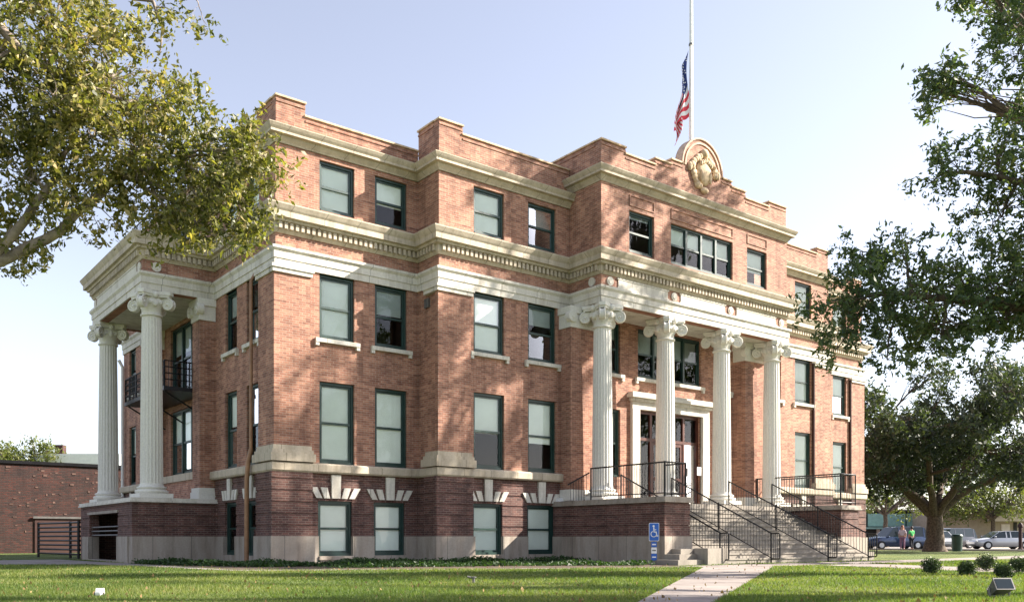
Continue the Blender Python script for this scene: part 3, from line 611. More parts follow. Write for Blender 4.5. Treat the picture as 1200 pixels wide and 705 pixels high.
# entrance: stone surround, dark wood doors with glass
m = MB()
for a in (DO[0] - .42, DO[1]): fbox(m, FB, a, a + .42, -0.05, 0.13, zf, 5.9)
fbox(m, FB, DO[0] - .42, DO[1] + .42, -0.05, 0.12, 5.901, 6.2); fbox(m, FB, DO[0] - .5, DO[1] + .5, -0.05, 0.2, 6.2, 6.32); fbox(m, FB, DO[0] - .62, DO[1] + .62, -0.05, 0.34, 6.32, 6.45); fbox(m, FB, DO[0] - .55, DO[1] + .55, -0.05, 0.26, 6.45, 6.54)
build('door_surround', m, 'white_stone', CH)
m = MB(); fo = -0.14; a0, a1 = DO
for q in (a0, a0 + 0.85, a1 - 0.97, a1 - .12): fbox(m, FB, q, q + .12, fo - .1, fo, zf, 5.899)
for z in (4.72, 5.78): fbox(m, FB, a0 + .12, a1 - .12, fo - .099, fo - .002, z, z + .118)
dr = build('entrance_frame', m, 'door_wood', CH)
for q0, q1 in ((a0 + .97, (a0 + a1) / 2 - .01), ((a0 + a1) / 2 + .01, a1 - .97)):
    m = MB()
    for x0, x1, z0, z1 in ((q0, q0 + .13, zf + .01, 4.71), (q1 - .13, q1, zf + .01, 4.71), (q0 + .13, q1 - .13, zf + .01, zf + .32), (q0 + .13, q1 - .13, 3.15, 3.3), (q0 + .13, q1 - .13, 4.58, 4.71)): fbox(m, FB, x0, x1, fo - .085, fo - .03, z0, z1)
    d = build('door', m, 'door_wood', CH)
    m = MB(); fbox(m, FB, q0 + .13, q1 - .13, fo - .07, fo - .06, zf + .32, 4.58); build('door_glass', m, 'glass', d)
    m = MB(); hx = q1 - .2 if q0 < 16 else q0 + .2; m.tube([FB.p(hx, fo + .04, 3.0), FB.p(hx, fo + .04, 3.5)], .018, 8); build('handle', m, 'steel', d)
m = MB()
for x0, x1, z0, z1 in ((a0 + .12, a0 + .85, zf + .1, 4.72), (a1 - .85, a1 - .12, zf + .1, 4.72), (a0 + .12, a0 + .85, 4.84, 5.78), (a0 + .97, a1 - .97, 4.84, 5.78), (a1 - .85, a1 - .12, 4.84, 5.78)): m.add([FB.p(x0, fo - .06, z0), FB.p(x1, fo - .06, z0), FB.p(x1, fo - .06, z1), FB.p(x0, fo - .06, z1)], [(0, 1, 2, 3)])
build('transom_glass', m, 'glass', CH)
m = MB()
for z in (3.55,): pass
fbox(m, FB, 18.0, 18.25, 0.14, 0.16, 3.45, 3.8); build('notice_board', m, 'white_paint', CH)
# ---- portico platform, cheek pedestals and steps
XP0, XP1 = 10.2, 11.42; XR0, XR1 = 21.3, 22.6; YPF, YRF = -6.56, -5.9
def pedestal(x0, x1, yf, yb):
    F = Fac(x0, yb, 0, -1); m = MB(); ln = yb - yf
    m.box(x0 + .02, x1 - .02, yf + .02, yb, -0.2, 1.98)
    m2 = MB()
    z = Z0
    while z < 1.97:
        z2 = min(z + 0.31, 1.98); m2.box(x0, x1, yf, yb - 0.001, z, z2); z = z2 + 0.05
    build('pedestal', m2, 'dark_brick', CH)
    m3 = MB(); m3.box(x0 + .03, x1 - .03, yf + .03, yb - 0.002, Z0, 1.98); build('pedestal_core', m3, 'dark_brick', CH)
    m4 = MB(); m4.box(x0 - .05, x1 + .05, yf - .05, yb - 0.002, -0.2, Z0 - .001); build('pedestal_plinth', m4, 'base_stone', CH)
    m5 = MB(); m5.box(x0 - .09, x1 + .09, yf - .09, yb - 0.002, 1.98, 2.04); m5.box(x0 - .06, x1 + .06, yf - .06, yb - 0.002, 2.04, 2.16); build('pedestal_coping', m5, 'base_stone', CH)
pedestal(XP0, XP1, YPF, YB); pedestal(XR0, XR1, YRF, YB)
YT = -3.3
m = MB(); m.box(XP1 + .001, XR0 - .001, YT, YB + .3, -0.2, 2.15); build('portico_floor', m, 'step_stone', CH)
NS = 13; run = 0.325; rise = 2.15 / NS
m = MB()
for i in range(NS - 1):
    z1 = 2.15 - rise * (i + 1); y1 = YT - run * i
    m.box(XP1 + .002, XR0 - .002, y1 - run, y1 - (0 if i == 0 else 0.0) - 0.0, -0.2 if i == 0 else -0.2, z1 - .045)
    m.box(XP1 + .002, XR0 - .002, y1 - run - 0.03, y1 - 0.001, z1 - .045, z1)
build('front_steps', m, 'step_stone', CH)
m = MB()
for i, (xl, yy) in enumerate(((9.75, -7.5), (10.1, -7.25), (10.45, -7.0))): m.box(xl, XP1 + 0.3 - i * .002, yy, -6.62 + i * .002, 0.0, 0.165 * (i + 1))
build('corner_steps', m, 'step_stone', CH)
m = MB(); m.box(10.92, 11.9, -7.68, -7.15, 0, 0.52); build('step_block', m, 'step_stone', CH)
m = MB(); m.box(XR0 + .05, XR1 - .1, -6.6, YRF - .06, 0, 0.3); build('step_block', m, 'step_stone', CH)

# ---- left portico base
FPL = Fac(-D - .42, YQ + .35, 0, -1); ln = YQ + .35 - (YP - .25)
opn = [(YQ + .35 - 10.6, YQ + .35 - 6.6, 0.05, 1.72)]
wall('portico_base', FPL, .351, ln - .351, Z0, 2.04, opn, 'dark_brick', 0, 0.35, (1.2, 0.36, 0.05, 0.03)); wall('portico_plinth', FPL, .40, ln - .352, -0.2, Z0, opn, 'base_stone', 0.05, 0.4)
FPF = Fac(-D - .42, YP - .25, 1, 0); wall('portico_base', FPF, 0.001, D + .4, Z0, 2.04, [], 'dark_brick', 0, 0.35, (1.2, 0.36, 0.05, 0.03)); wall('portico_plinth', FPF, 0.0, D + .33, -0.2, Z0 - .001, [], 'base_stone', 0.049, 0.4)
FPB = Fac(0, YQ + .35, -1, 0); wall('portico_base', FPB, 0, D + .41, -0.2, 2.04, [], 'dark_brick', -0.001, 0.35)
m = MB(); m.box(-D - .5, 0.0, YP - .33, YQ + .43, 2.042, 2.1); m.box(-D - .47, 0.0, YP - .30, YQ + .40, 2.1, 2.19); build('portico_slab', m, 'white_stone', CH)
m = MB(); fbox(m, FPL, opn[0][0] - .1, opn[0][1] + .1, 0.001, 0.05, 1.722, 1.82); build('opening_lintel', m, 'base_stone', CH)
m = MB(); fbox(m, FPL, opn[0][0], opn[0][1], -2.0, -1.9, 0, 0.8)
for z in (0.95, 1.1, 1.25): m.tube([FPL.p(opn[0][0], -0.1, z), FPL.p(opn[0][1], -0.1, z)], .025, 6)
build('opening_bars', m, 'grey_metal', CH)
# low brick dado with stone sill inside the side portico
m = MB(); fbox(m, FL, L(YQ - .76), L(YP + .76), 0.03, 0.25, 2.2, 2.98); build('dado', m, 'red_brick', CH)
m = MB(); fbox(m, FL, L(YQ - .76), L(YP + .76), 0.0, 0.33, 2.981, 3.245); build('dado_sill', m, 'limestone', CH)
# ---- balcony (iron)
by0, by1 = YP + .77, YQ - .77
BX = -1.55
m = MB(); m.box(BX, -0.01, by0, by1, 6.02, 6.16); bal = build('balcony', m, 'black_iron', CH)
m = MB()
runs = [((BX + .04, by0 + .04), (BX + .04, by1 - .04)), ((BX + .04, by0 + .04), (-.05, by0 + .04)), ((BX + .04, by1 - .04), (-.05, by1 - .04))]
for (p, q) in runs:
    for z in (6.4, 6.62, 6.84, 7.06): m.tube([(*p, z), (*q, z)], .022, 6)
    k = max(1, int(math.dist(p, q) / 0.14))
    for i in range(k + 1): t = i / k; x = p[0] + (q[0] - p[0]) * t; y = p[1] + (q[1] - p[1]) * t; m.tube([(x, y, 6.16), (x, y, 7.06)], .012 if i % 6 else .03, 5)
build('balcony_railing', m, 'black_iron', bal)
m = MB()
for y in (by0 + .2, (by0 + by1) / 2, by1 - .2): m.tube([(-.02, y, 5.2), (BX + .1, y, 6.0)], .03, 6)
build('bracket', m, 'black_iron', bal)
# ---- downpipes
def pipe(pts, r=.055, mat='copper_pipe'):
    m = MB(); m.tube(pts, r, 10)
    for i in range(1, 4): pass
    return build('downpipe', m, mat, CH, smooth=50)
pipe([(-.2, 1.42, 3.6), (-.2, 1.42, 9.0), (-.06, 1.42, 9.25)]); pipe([(-.34, 1.45, 0.05), (-.33, 1.45, 2.7), (-.3, 1.42, 3.25), (-.2, 1.42, 3.65)], .075)
pipe([(XBR - 1.34, YB - .06, 2.9), (XBR - 1.34, YB - .06, 9.1)], .06, 'rust_door'); pipe([(TX - 1.2, -.06, 2.9), (TX - 1.2, -.06, 9.1)], .06, 'rust_door')
pipe([(-.12, YEND - .25, 0.2), (-.12, YEND - .25, 8.6), (-.3, YEND - .3, 8.9)], .07, 'white_paint')
m = MB(); m.box(A - .08, A - .002, -0.75, -0.5, 8.55, 8.85); build('wall_vent', m, 'grey_metal', CH)
m = MB(); m.box(10.25, 10.6, YB - .25, YB - .03, 1.9, 2.3); build('utility_box', m, 'white_paint', CH)

# ------------------------------------------------------------------ railings (iron)
def baluster_run(mb, p, q, h, sp=0.13, r=.009, low=0.12):
    p = Vector(p); q = Vector(q); n = max(1, int((q - p).length / sp))
    mb.tube([p + Vector((0, 0, h)), q + Vector((0, 0, h))], .026, 8); mb.tube([p + Vector((0, 0, low)), q + Vector((0, 0, low))], .018, 6)
    for i in range(1, n): c = p.lerp(q, i / n); mb.tube([c + Vector((0, 0, low)), c + Vector((0, 0, h))], r, 5)
def stair_rail(name, x, ytop, ybot, label):
    root = empty(name, label, 'handrail', (x, ybot, 0), 0, 'black iron handrails on the front steps')
    zt = lambda y: 2.15 - max(0, (YT - y)) * rise / run + 0.0
    m = MB(); yt = ytop; zb_ = max(0.0, zt(ybot)); baluster_run(m, (x, yt, zt(yt) if yt > YT else zt(yt)), (x, ybot, 0.06), 0.95)
    build('rail', m, 'black_iron', root)
    for y in (yt, (yt + ybot) / 2, ybot):
        m = MB(); b = zt(y) if y > ybot + .01 else 0; m.tube([(x, y, max(0, b) - .02), (x, y, max(.05, zt(y) if y > ybot + .01 else .06) + .97)], .028, 8); build('post', m, 'black_iron', root)
    m = MB(); x2 = x + 0.0; 
    m.tube([(x, ybot, 1.0), (x, ybot - .32, 1.0), (x, ybot - .34, .97), (x, ybot - .34, .18), (x, ybot - .3, .15), (x, ybot, .15)], .024, 8)
    for i in range(1, 4): m.tube([(x, ybot - .085 * i, .16), (x, ybot - .085 * i, .99)], .009, 5)
    build('end_loop', m, 'black_iron', root)
stair_rail('handrail', 11.8, -3.1, -7.45, 'black iron handrail beside the left brick pedestal, first one from the left on the steps')
stair_rail('handrail', 14.5, -3.1, -7.45, 'black iron handrail in the middle of the steps, second from the left')
stair_rail('handrail', 17.9, -3.1, -7.45, 'black iron handrail in the middle of the steps, third from the left')
stair_rail('handrail', 20.75, -3.1, -7.35, 'black iron handrail next to the right brick pedestal, last on the right of the steps')
def ped_rail(label, pts, z, h):
    root = empty('railing', label, 'railing', (pts[0][0], pts[0][1], z), 0, 'black iron railings around the portico platform')
    m = MB()
    for p, q in zip(pts, pts[1:]): baluster_run(m, (*p, z), (*q, z), h, .12)
    build('rail', m, 'black_iron', root)
    for p in pts: m = MB(); m.tube([(*p, z), (*p, z + h + .03)], .03, 8); build('post', m, 'black_iron', root)
ped_rail('black iron railing on top of the left brick pedestal, behind the blue parking sign', [(XP0 + .12, -3.1), (XP0 + .12, YPF + .1), (XP1 - .1, YPF + .1), (XP1 - .1, YPF + 1.0)], 2.16, 1.1)
ped_rail('black iron railing on top of the right brick pedestal beyond the steps', [(XR0 + .12, -1.9), (XR0 + .12, YRF + .1), (XR1 - .1, YRF + .1), (XR1 - .1, -2.0)], 2.16, 1.25)
root = empty('railing', 'short sloping iron railing left of the first portico column', 'railing', (10.35, -1.75, 2.2), 0, 'black iron railings around the portico platform')
m = MB()
p = Vector((11.1, -2.2, 2.2)); q = Vector((10.25, -2.0, 1.75)); baluster_run(m, p, q, 1.0, .11); build('rail', m, 'black_iron', root)

# ------------------------------------------------------------------ trees and foliage
def leaf_mesh(name, pts, size, mat, parent=None, seed=1, aspect=0.45, up=0.35, loc=None, kind=None, tri=False):
    """many small leaf faces; pts Nx3 world; size scalar or N"""
    r = np.random.default_rng(seed); n = len(pts)
    off = np.array(loc if loc is not None else (wloc(parent) if parent is not None else (0, 0, 0)), float)
    a = r.normal(size=(n, 3)); a[:, 2] -= up * 1.0; a /= np.linalg.norm(a, axis=1)[:, None]
    b = r.normal(size=(n, 3)); b -= (b * a).sum(1)[:, None] * a; b /= np.linalg.norm(b, axis=1)[:, None]
    c = np.cross(a, b)
    s = (np.asarray(size) * np.clip(r.lognormal(-.05, .33, n), .4, 1.9))[:, None]
    P = pts - off
    v = np.empty((n, 4, 3)); v[:, 0] = P - a * s * .5; v[:, 1] = P + b * s * aspect * .5 + c * s * .10; v[:, 2] = P + a * s * .5; v[:, 3] = P - b * s * aspect * .5 + c * s * .10
    me = bpy.data.meshes.new(name); me.vertices.add(4 * n); me.vertices.foreach_set('co', v.reshape(-1).astype(np.float32))
    me.loops.add(4 * n); me.loops.foreach_set('vertex_index', np.arange(4 * n, dtype=np.int32)); me.polygons.add(n)
    me.polygons.foreach_set('loop_start', np.arange(0, 4 * n, 4, dtype=np.int32)); me.polygons.foreach_set('loop_total', np.full(n, 4, np.int32))
    at = me.attributes.new('rnd', 'FLOAT', 'FACE')
    ph = np.sin(pts[:, 0] * 1.9 + 1.3 * pts[:, 2]) * np.cos(pts[:, 1] * 1.7 + pts[:, 2]) * .16
    at.data.foreach_set('value', np.clip(r.beta(2.2, 2.8, n) + ph, 0, 1).astype(np.float32))
    me.materials.append(MATS[mat]); me.update(calc_edges=True)
    o = bpy.data.objects.new(name, me); COL.objects.link(o)
    if parent is not None: o.parent = parent
    elif loc is not None: o.location = loc
    return o
def curve_pts(p, q, sag, n, rnd, wob=.15):
    p = Vector(p); q = Vector(q); L_ = (q - p).length; out = []
    for i in range(n + 1):
        t = i / n; c = p.lerp(q, t); c.z += sag * math.sin(math.pi * t)
        if 0 < i < n: c += Vector((rnd.uniform(-1, 1), rnd.uniform(-1, 1), rnd.uniform(-1, 1))) * wob * L_ / n
        out.append(c)
    return out
def tree(name, label, cat, base, trunk_top, r0, clumps, leaf, leafsize, dens, seed, bark='bark', limbs=None, twigr=.42, per=16, group=None, flat=.75):
    """clumps: (x,y,z,radius); each gets a limb from the trunk, branchlets and leaf sprays"""
    rnd = random.Random(seed); nr = np.random.default_rng(seed); root = empty(name, label, cat, base, 0, group)
    tb = MB(); base = Vector(base); tt = Vector(trunk_top)
    tp = curve_pts(base, tt, 0, 6, rnd, .12); tb.tube([base - Vector((0, 0, .3))] + tp, [r0 * 1.7] + [r0 * (1.35, 1.05, .95, .9, .85, .8, .75)[i] for i in range(7)], 12)
    build('trunk', tb, bark, root, smooth=60)
    bb = MB(); sprays = []
    limbs = limbs or []
    lpts = []
    for L_ in limbs:
        pts = [Vector(L_[0][i]) for i in range(len(L_[0]))]
        fine = []
        for i in range(len(pts) - 1): fine += curve_pts(pts[i], pts[i + 1], 0, 4, rnd, .12)[:-1]
        fine.append(pts[-1]); rr = [L_[1] + (L_[2] - L_[1]) * i / (len(fine) - 1) for i in range(len(fine))]
        bb.tube(fine, rr, 8); lpts += list(zip(fine, rr))
    starts = lpts + [(tt, r0 * .6), (tp[4], r0 * .6)]
    for (x, y, z, rad) in clumps:
        c = Vector((x, y, z)); s, sr = min(starts, key=lambda k: (k[0] - c).length + (1.5 if k[0].z > c.z + 1 else 0))
        r1 = min(sr * .7, .05 + .035 * rad + (c - s).length * .008)
        mp = curve_pts(s, c, (c - s).length * .06, 6, rnd, .2); bb.tube(mp, [r1 * (1 - .65 * i / 6) for i in range(7)], 6)
        nt_ = int(dens * rad ** 2.2)
        for k in range(nt_):
            while True:
                d = Vector((rnd.uniform(-1, 1), rnd.uniform(-1, 1), rnd.uniform(-1, 1)))
                if .15 < d.length < 1: break
            d = d.normalized() * (d.length ** .6) * rad; d.z *= flat; e = c + d
            if rnd.random() < .55 or k < 10:
                st = mp[rnd.choice((3, 4, 5, 6))]; bb.tube(curve_pts(st, e, .1 * rad, 3, rnd, .22), [r1 * .3, r1 * .2, r1 * .13, .006], 4, False)
            sprays.append((e, .7 + .6 * rnd.random()))
    build('branches', bb, bark, root, smooth=60)
    E = np.array([tuple(s[0]) for s in sprays]); S = np.array([s[1] for s in sprays])
    tw = 5; k_ = max(3, per // tw); ti = np.repeat(np.arange(len(E)), tw); dr = nr.normal(size=(len(ti), 3)); dr[:, 2] -= .25; dr /= np.linalg.norm(dr, axis=1)[:, None]
    idx = np.repeat(np.arange(len(ti)), k_); tt_ = nr.random(len(idx)); d = dr[idx] * (tt_ ** .7 * twigr * 1.25 * S[ti[idx]])[:, None] + nr.normal(size=(len(idx), 3)) * leafsize * .38; idx = ti[idx]
    leaf_mesh('crown', E[idx] + d, leafsize, leaf, root, seed, .42)
    return root
CAM = Vector(cam.location); FW = Vector((math.cos(R(53.138)), math.sin(R(53.138)), 0)); RT = Vector((FW.y, -FW.x, 0))
def W(lat, z, d): p = CAM + FW * d + RT * lat; return (p.x, p.y, z)     # metres right of / along the view axis from where the photographer stood
def crown(spec): return [(*W(a, z, d), r) for a, z, d, r in spec]
# left foreground tree (trunk outside the frame); lateral, height, distance, radius
sp = [(-7.2, 7.4, 12.6, 1.25), (-6.2, 8.2, 13.2, 1.2), (-5.4, 7.6, 13.0, 1.1), (-6.6, 6.0, 12.8, .95), (-5.0, 6.5, 13.0, 1.0), (-4.35, 6.3, 13.2, .85), (-3.75, 6.5, 13.0, .75), (-4.1, 5.7, 13.0, .65), (-3.7, 5.9, 13.0, .6), (-4.9, 7.4, 13.4, .7),
      (-7.8, 8.9, 12.8, 1.1), (-6.5, 9.1, 13.4, .8), (-8.2, 7.0, 12.2, 1.2), (-7.7, 5.8, 12.6, .9), (-6.9, 5.1, 12.8, .6), (-3.55, 5.15, 12.9, .38), (-8.9, 8.0, 12.4, 1.4), (-9.8, 9.8, 12.6, 1.8), (-8, 11.2, 13, 1.4), (-10.5, 7.4, 12.2, 1.4), (-6.0, 7.0, 12.4, .9), (-5.6, 5.6, 12.8, .6), (-4.7, 8.7, 13.2, .28), (-4.1, 8.45, 13.2, .3), (-5.2, 9.0, 13.3, .3), (-3.9, 9.2, 13.1, .2), (-3.45, 5.7, 13, .5), (-3.9, 5.2, 12.9, .5), (-3.35, 6.3, 13, .5), (-4.5, 5.3, 12.9, .5), (-5.0, 5.9, 12.9, .6), (-5.6, 6.6, 12.8, .8), (-7.0, 6.6, 12.5, .9), (-8.4, 6.2, 12.4, .9)]
limbs = [([W(-11.5, 4.0, 12.4), W(-9, 4.35, 12.6), W(-7.1, 4.75, 12.8), W(-6.1, 5.3, 12.9), W(-5.4, 6.1, 13.0), W(-4.6, 6.4, 13.1)], .13, .035), ([W(-11.5, 5.2, 12.4), W(-9.5, 7.6, 12.4), W(-7.5, 8.7, 12.6), W(-6, 8.9, 13), W(-4.9, 8.8, 13.2)], .11, .02),
         ([W(-7.1, 4.75, 12.8), W(-6.4, 5.6, 12.7), W(-5.9, 6.6, 12.9)], .08, .03), ([W(-7.5, 8.7, 12.6), W(-6.3, 7.6, 12.8), W(-5.2, 7.2, 13.0)], .08, .03), ([W(-4.9, 8.8, 13.2), W(-4.75, 8.4, 13.2), W(-4.8, 8.0, 13.2)], .025, .01), ([W(-5.6, 8.9, 13.1), W(-5.0, 9.7, 13.2), W(-4.7, 10.2, 13.2)], .035, .012), ([W(-5.2, 8.85, 13.1), W(-4.3, 8.9, 13.2), W(-3.75, 9.25, 13.1)], .02, .008)]
tree('pecan_tree', 'large pecan tree with yellow-green leaves reaching over the left corner of the courthouse', 'tree', W(-12.4, 0, 12.4), W(-11.6, 5.2, 12.4), .34, crown(sp), 'pecan_leaf', .088, 40, 11, 'pale_bark', limbs, .27, 75)
# right foreground tree
sp = [(8.6, 6.3, 21, 1.1), (9.6, 6.7, 21, 1.3), (10.6, 6.2, 21, 1.3), (11.8, 6.8, 21.5, 1.6), (13.4, 6.8, 21, 1.7), (9.0, 7.6, 21, .8), (10.2, 7.9, 21.3, .6), (10.9, 5.5, 21, .8), (12.4, 5.9, 21, .8), (14.2, 6.3, 21, 1.1), (8.4, 5.3, 21, .55), (9.5, 5.0, 20.8, .6),
      (11.3, 9.6, 21, .8), (12.3, 9.9, 21.2, .9), (13.3, 10.2, 21.5, 1.0), (12.6, 8.6, 21.5, 1.1), (10.5, 9.1, 21, .45), (12.8, 12.3, 21.4, .9), (13.5, 13.3, 21.5, 1.1), (12.2, 13.2, 21.3, .5), (14.3, 11.8, 21.5, 1.2), (14.8, 9.4, 21.2, 1.6), (14, 8.1, 21.4, 1.3), (15.6, 7, 21, 2), (16.5, 11, 21, 2.2), (14.8, 14.5, 21.5, 1.5)]
limbs = [([W(16.6, 4.0, 20.5), W(14.8, 5.8, 20.8), W(13, 6.3, 21), W(11, 6.5, 21), W(9.4, 6.6, 21)], .22, .05), ([W(16.8, 5.5, 20.5), W(15.4, 8.2, 21), W(13.6, 9.2, 21.3), W(12, 9.5, 21.2), (W(11, 9.5, 21))], .16, .03), ([W(16.8, 6, 20.5), W(15.8, 9.5, 21), W(14.6, 12, 21.4), W(13.2, 12.9, 21.4)], .15, .03)]
tree('elm_tree', 'dark green elm tree with boughs hanging in front of the courthouse right end', 'tree', W(17.2, 0, 20.3), W(16.8, 6, 20.5), .4, crown(sp), 'elm_leaf', .125, 27, 12, 'bark', limbs, .30, 50)
# tall tree standing off to the right: its crown dapples the facade
rr = random.Random(77); cl = []
for k in range(26):
    cl.append((24.6 + rr.uniform(-3.2, 4.5), -13.0 + rr.uniform(-4.5, 3.6), 15.5 + rr.uniform(0, 9), rr.uniform(.5, 1.15)))
for k in range(13): cl.append((28.5 + rr.uniform(-2.2, 3.2), -13.5 + rr.uniform(-2.2, 2.2), 7.5 + rr.uniform(0, 6), rr.uniform(.6, 1.2)))
tree('tall_elm', 'tall elm tree on the lawn to the right of the entrance steps', 'tree', (26.5, -16.5, 0), (26, -15.5, 12), .42, cl, 'elm_leaf', .24, 26, 13, 'bark', None, .42, 20)
rr = random.Random(78); cl = []
for k in range(13):
    cl.append((11.5 + rr.uniform(-4.2, 4.2), -24.5 + rr.uniform(-4.5, 3.6), 9.5 + rr.uniform(0, 6.5), rr.uniform(.6, 1.4)))
tree('lawn_elm', 'elm tree on the front lawn near the foot of the walkway', 'tree', (13, -26.5, 0), (12.5, -26, 8), .36, cl, 'elm_leaf', .2, 24, 15, 'bark', None, .42, 20)
# live oak behind, by the street
rr = random.Random(31); cl = []; tx, ty = 46.6, 4.2
tc = Vector(W(29.6, 0, 58.0)); tx, ty = tc.x, tc.y
for k in range(64):
    t = rr.uniform(0, 2 * math.pi); q = math.sqrt(rr.random()) * 9.0; zz = 4.2 + q * .02 + rr.random() * (8.6 - q * .45)
    cl.append((tx + q * math.cos(t), ty + q * math.sin(t), zz, rr.uniform(1.0, 1.75)))
limbs = []
for k in range(8):
    t = k * .8 + .3; limbs.append(([(tx, ty, 2.2), (tx + 1.4 * math.cos(t), ty + 1.4 * math.sin(t), 3.6), (tx + 4.5 * math.cos(t), ty + 4.5 * math.sin(t), 5.3 + (k % 3)), (tx + 7 * math.cos(t), ty + 7 * math.sin(t), 6.3 + (k % 3))], .3, .07))
tree('live_oak', 'broad live oak with a thick dark trunk standing between the courthouse and the street', 'tree', (tx, ty, 0), (tx, ty, 2.6), .58, cl, 'live_oak_leaf', .27, 22, 14, 'bark', limbs, .55, 20)
# far trees
for i, (a, d, hgt, rad, lab) in enumerate(((40, 88, 9, 4.5, 'pale green tree by the tan building behind the parked cars'), (53, 92, 8, 4, 'bushy green tree at the right edge of the photo beyond the parking lot'), (31, 120, 10, 4.5, 'distant tree behind the teal storefront'))):
    c = Vector(W(a, 0, d)); rr = random.Random(40 + i); cl = [(c.x + rr.uniform(-1, 1) * rad, c.y + rr.uniform(-1, 1) * rad, hgt * rr.uniform(.48, .95), rr.uniform(1.2, 2)) for k in range(12)]
    tree('street_tree', lab, 'tree', (c.x, c.y, 0), (c.x, c.y, hgt * .35), .25, cl, 'far_leaf', .34, 11, 50 + i, 'bark', None, .7, 14, group='trees beyond the parking lot')
for i, (px, d, z) in enumerate(((-50, 95, 10.9), (-46.3, 97, 11.6), (-52.8, 96, 10.6), (-55.5, 94, 11.2))):
    c = Vector(W(px * d / 95, 0, d)); rr = random.Random(60 + i); cl = [(c.x + rr.uniform(-2, 2), c.y + rr.uniform(-2, 2), z - rr.uniform(.8, 4), rr.uniform(1.0, 1.6)) for k in range(11)]
    tree('far_tree', ['far tree above the rough brick wall, just left of the tallest one', 'tallest far tree above the rough brick wall, nearest the white building', 'lowest far tree above the rough brick wall, near the left edge', 'far tree above the rough brick wall at the very left edge'][i], 'tree', (c.x, c.y, 0), (c.x, c.y, 3.5), .3, cl, 'far_leaf', .34, 10, 70 + i, 'bark', None, .7, 12, group='far trees above the brick wall')

# shrubs
for i, (x, y, r_, lab) in enumerate(((9.35, -15.36, .21, 'round dark shrub farthest left in the row along the walkway'), (9.01, -16.31, .18, 'small round shrub second from the left in the row'), (12.6, -15.15, .24, 'darkest round shrub, standing behind its neighbours in the row'), (8.28, -17.37, .17, 'small loose shrub in front of the darkest one'), (11.45, -16.38, .22, 'round shrub at the right edge of the photo'))):
    root = empty('shrub', lab, 'shrub', (x, y, 0), 0, 'clipped shrubs along the walkway'); nr = np.random.default_rng(90 + i); n = 2600
    d = nr.normal(size=(n, 3)); d /= np.linalg.norm(d, axis=1)[:, None]; d *= (nr.random(n) ** .3 * r_)[:, None] * (1 + .24 * np.sin(d[:, :1] * 5 + d[:, 1:2] * 7))
    d[:, 2] = d[:, 2] * .85 + r_ * .9; leaf_mesh('foliage', d + np.array([x, y, 0.0]), .034, 'shrub_leaf', root, i, .6)
    m = MB(); m.tube([(x, y, -.05), (x, y, r_)], [.03, .02], 6)
    for k in range(7): t = k * .9; m.tube([(x, y, .06), (x + .6 * r_ * math.cos(t), y + .6 * r_ * math.sin(t), r_ * 1.2)], [.012, .005], 4)
    build('stem', m, 'bark', root)
# ground cover in the beds
nr = np.random.default_rng(3); P = []
def scatter_line(pts, wd, n, h):
    for (p, q) in zip(pts, pts[1:]):
        k = int(n * math.dist(p, q)); t = nr.random(k); x = p[0] + (q[0] - p[0]) * t + nr.normal(size=k) * wd * .4; y = p[1] + (q[1] - p[1]) * t + nr.normal(size=k) * wd * .4
        hh = h * (.55 + .45 * np.sin(x * 2.3) * np.cos(y * 3.1 + x)) ; z = nr.random(k) * np.clip(hh, .04, 1) + .02; P.append(np.stack([x, y, z], 1))
scatter_line([(-2.6, 4.3), (-1.9, 1.2), (-.9, -1.1)], .55, 750, .2); scatter_line([(-.9, -1.2), (5.2, -1.9), (9.4, -3.4)], .6, 700, .24); scatter_line([(0.6, -3.0), (6, -4.5), (9, -6.6)], .9, 600, .16)
o = leaf_mesh('ground_cover', np.concatenate(P), .085, 'cover_leaf', None, 7, .6, 0.0); o['kind'] = 'stuff'
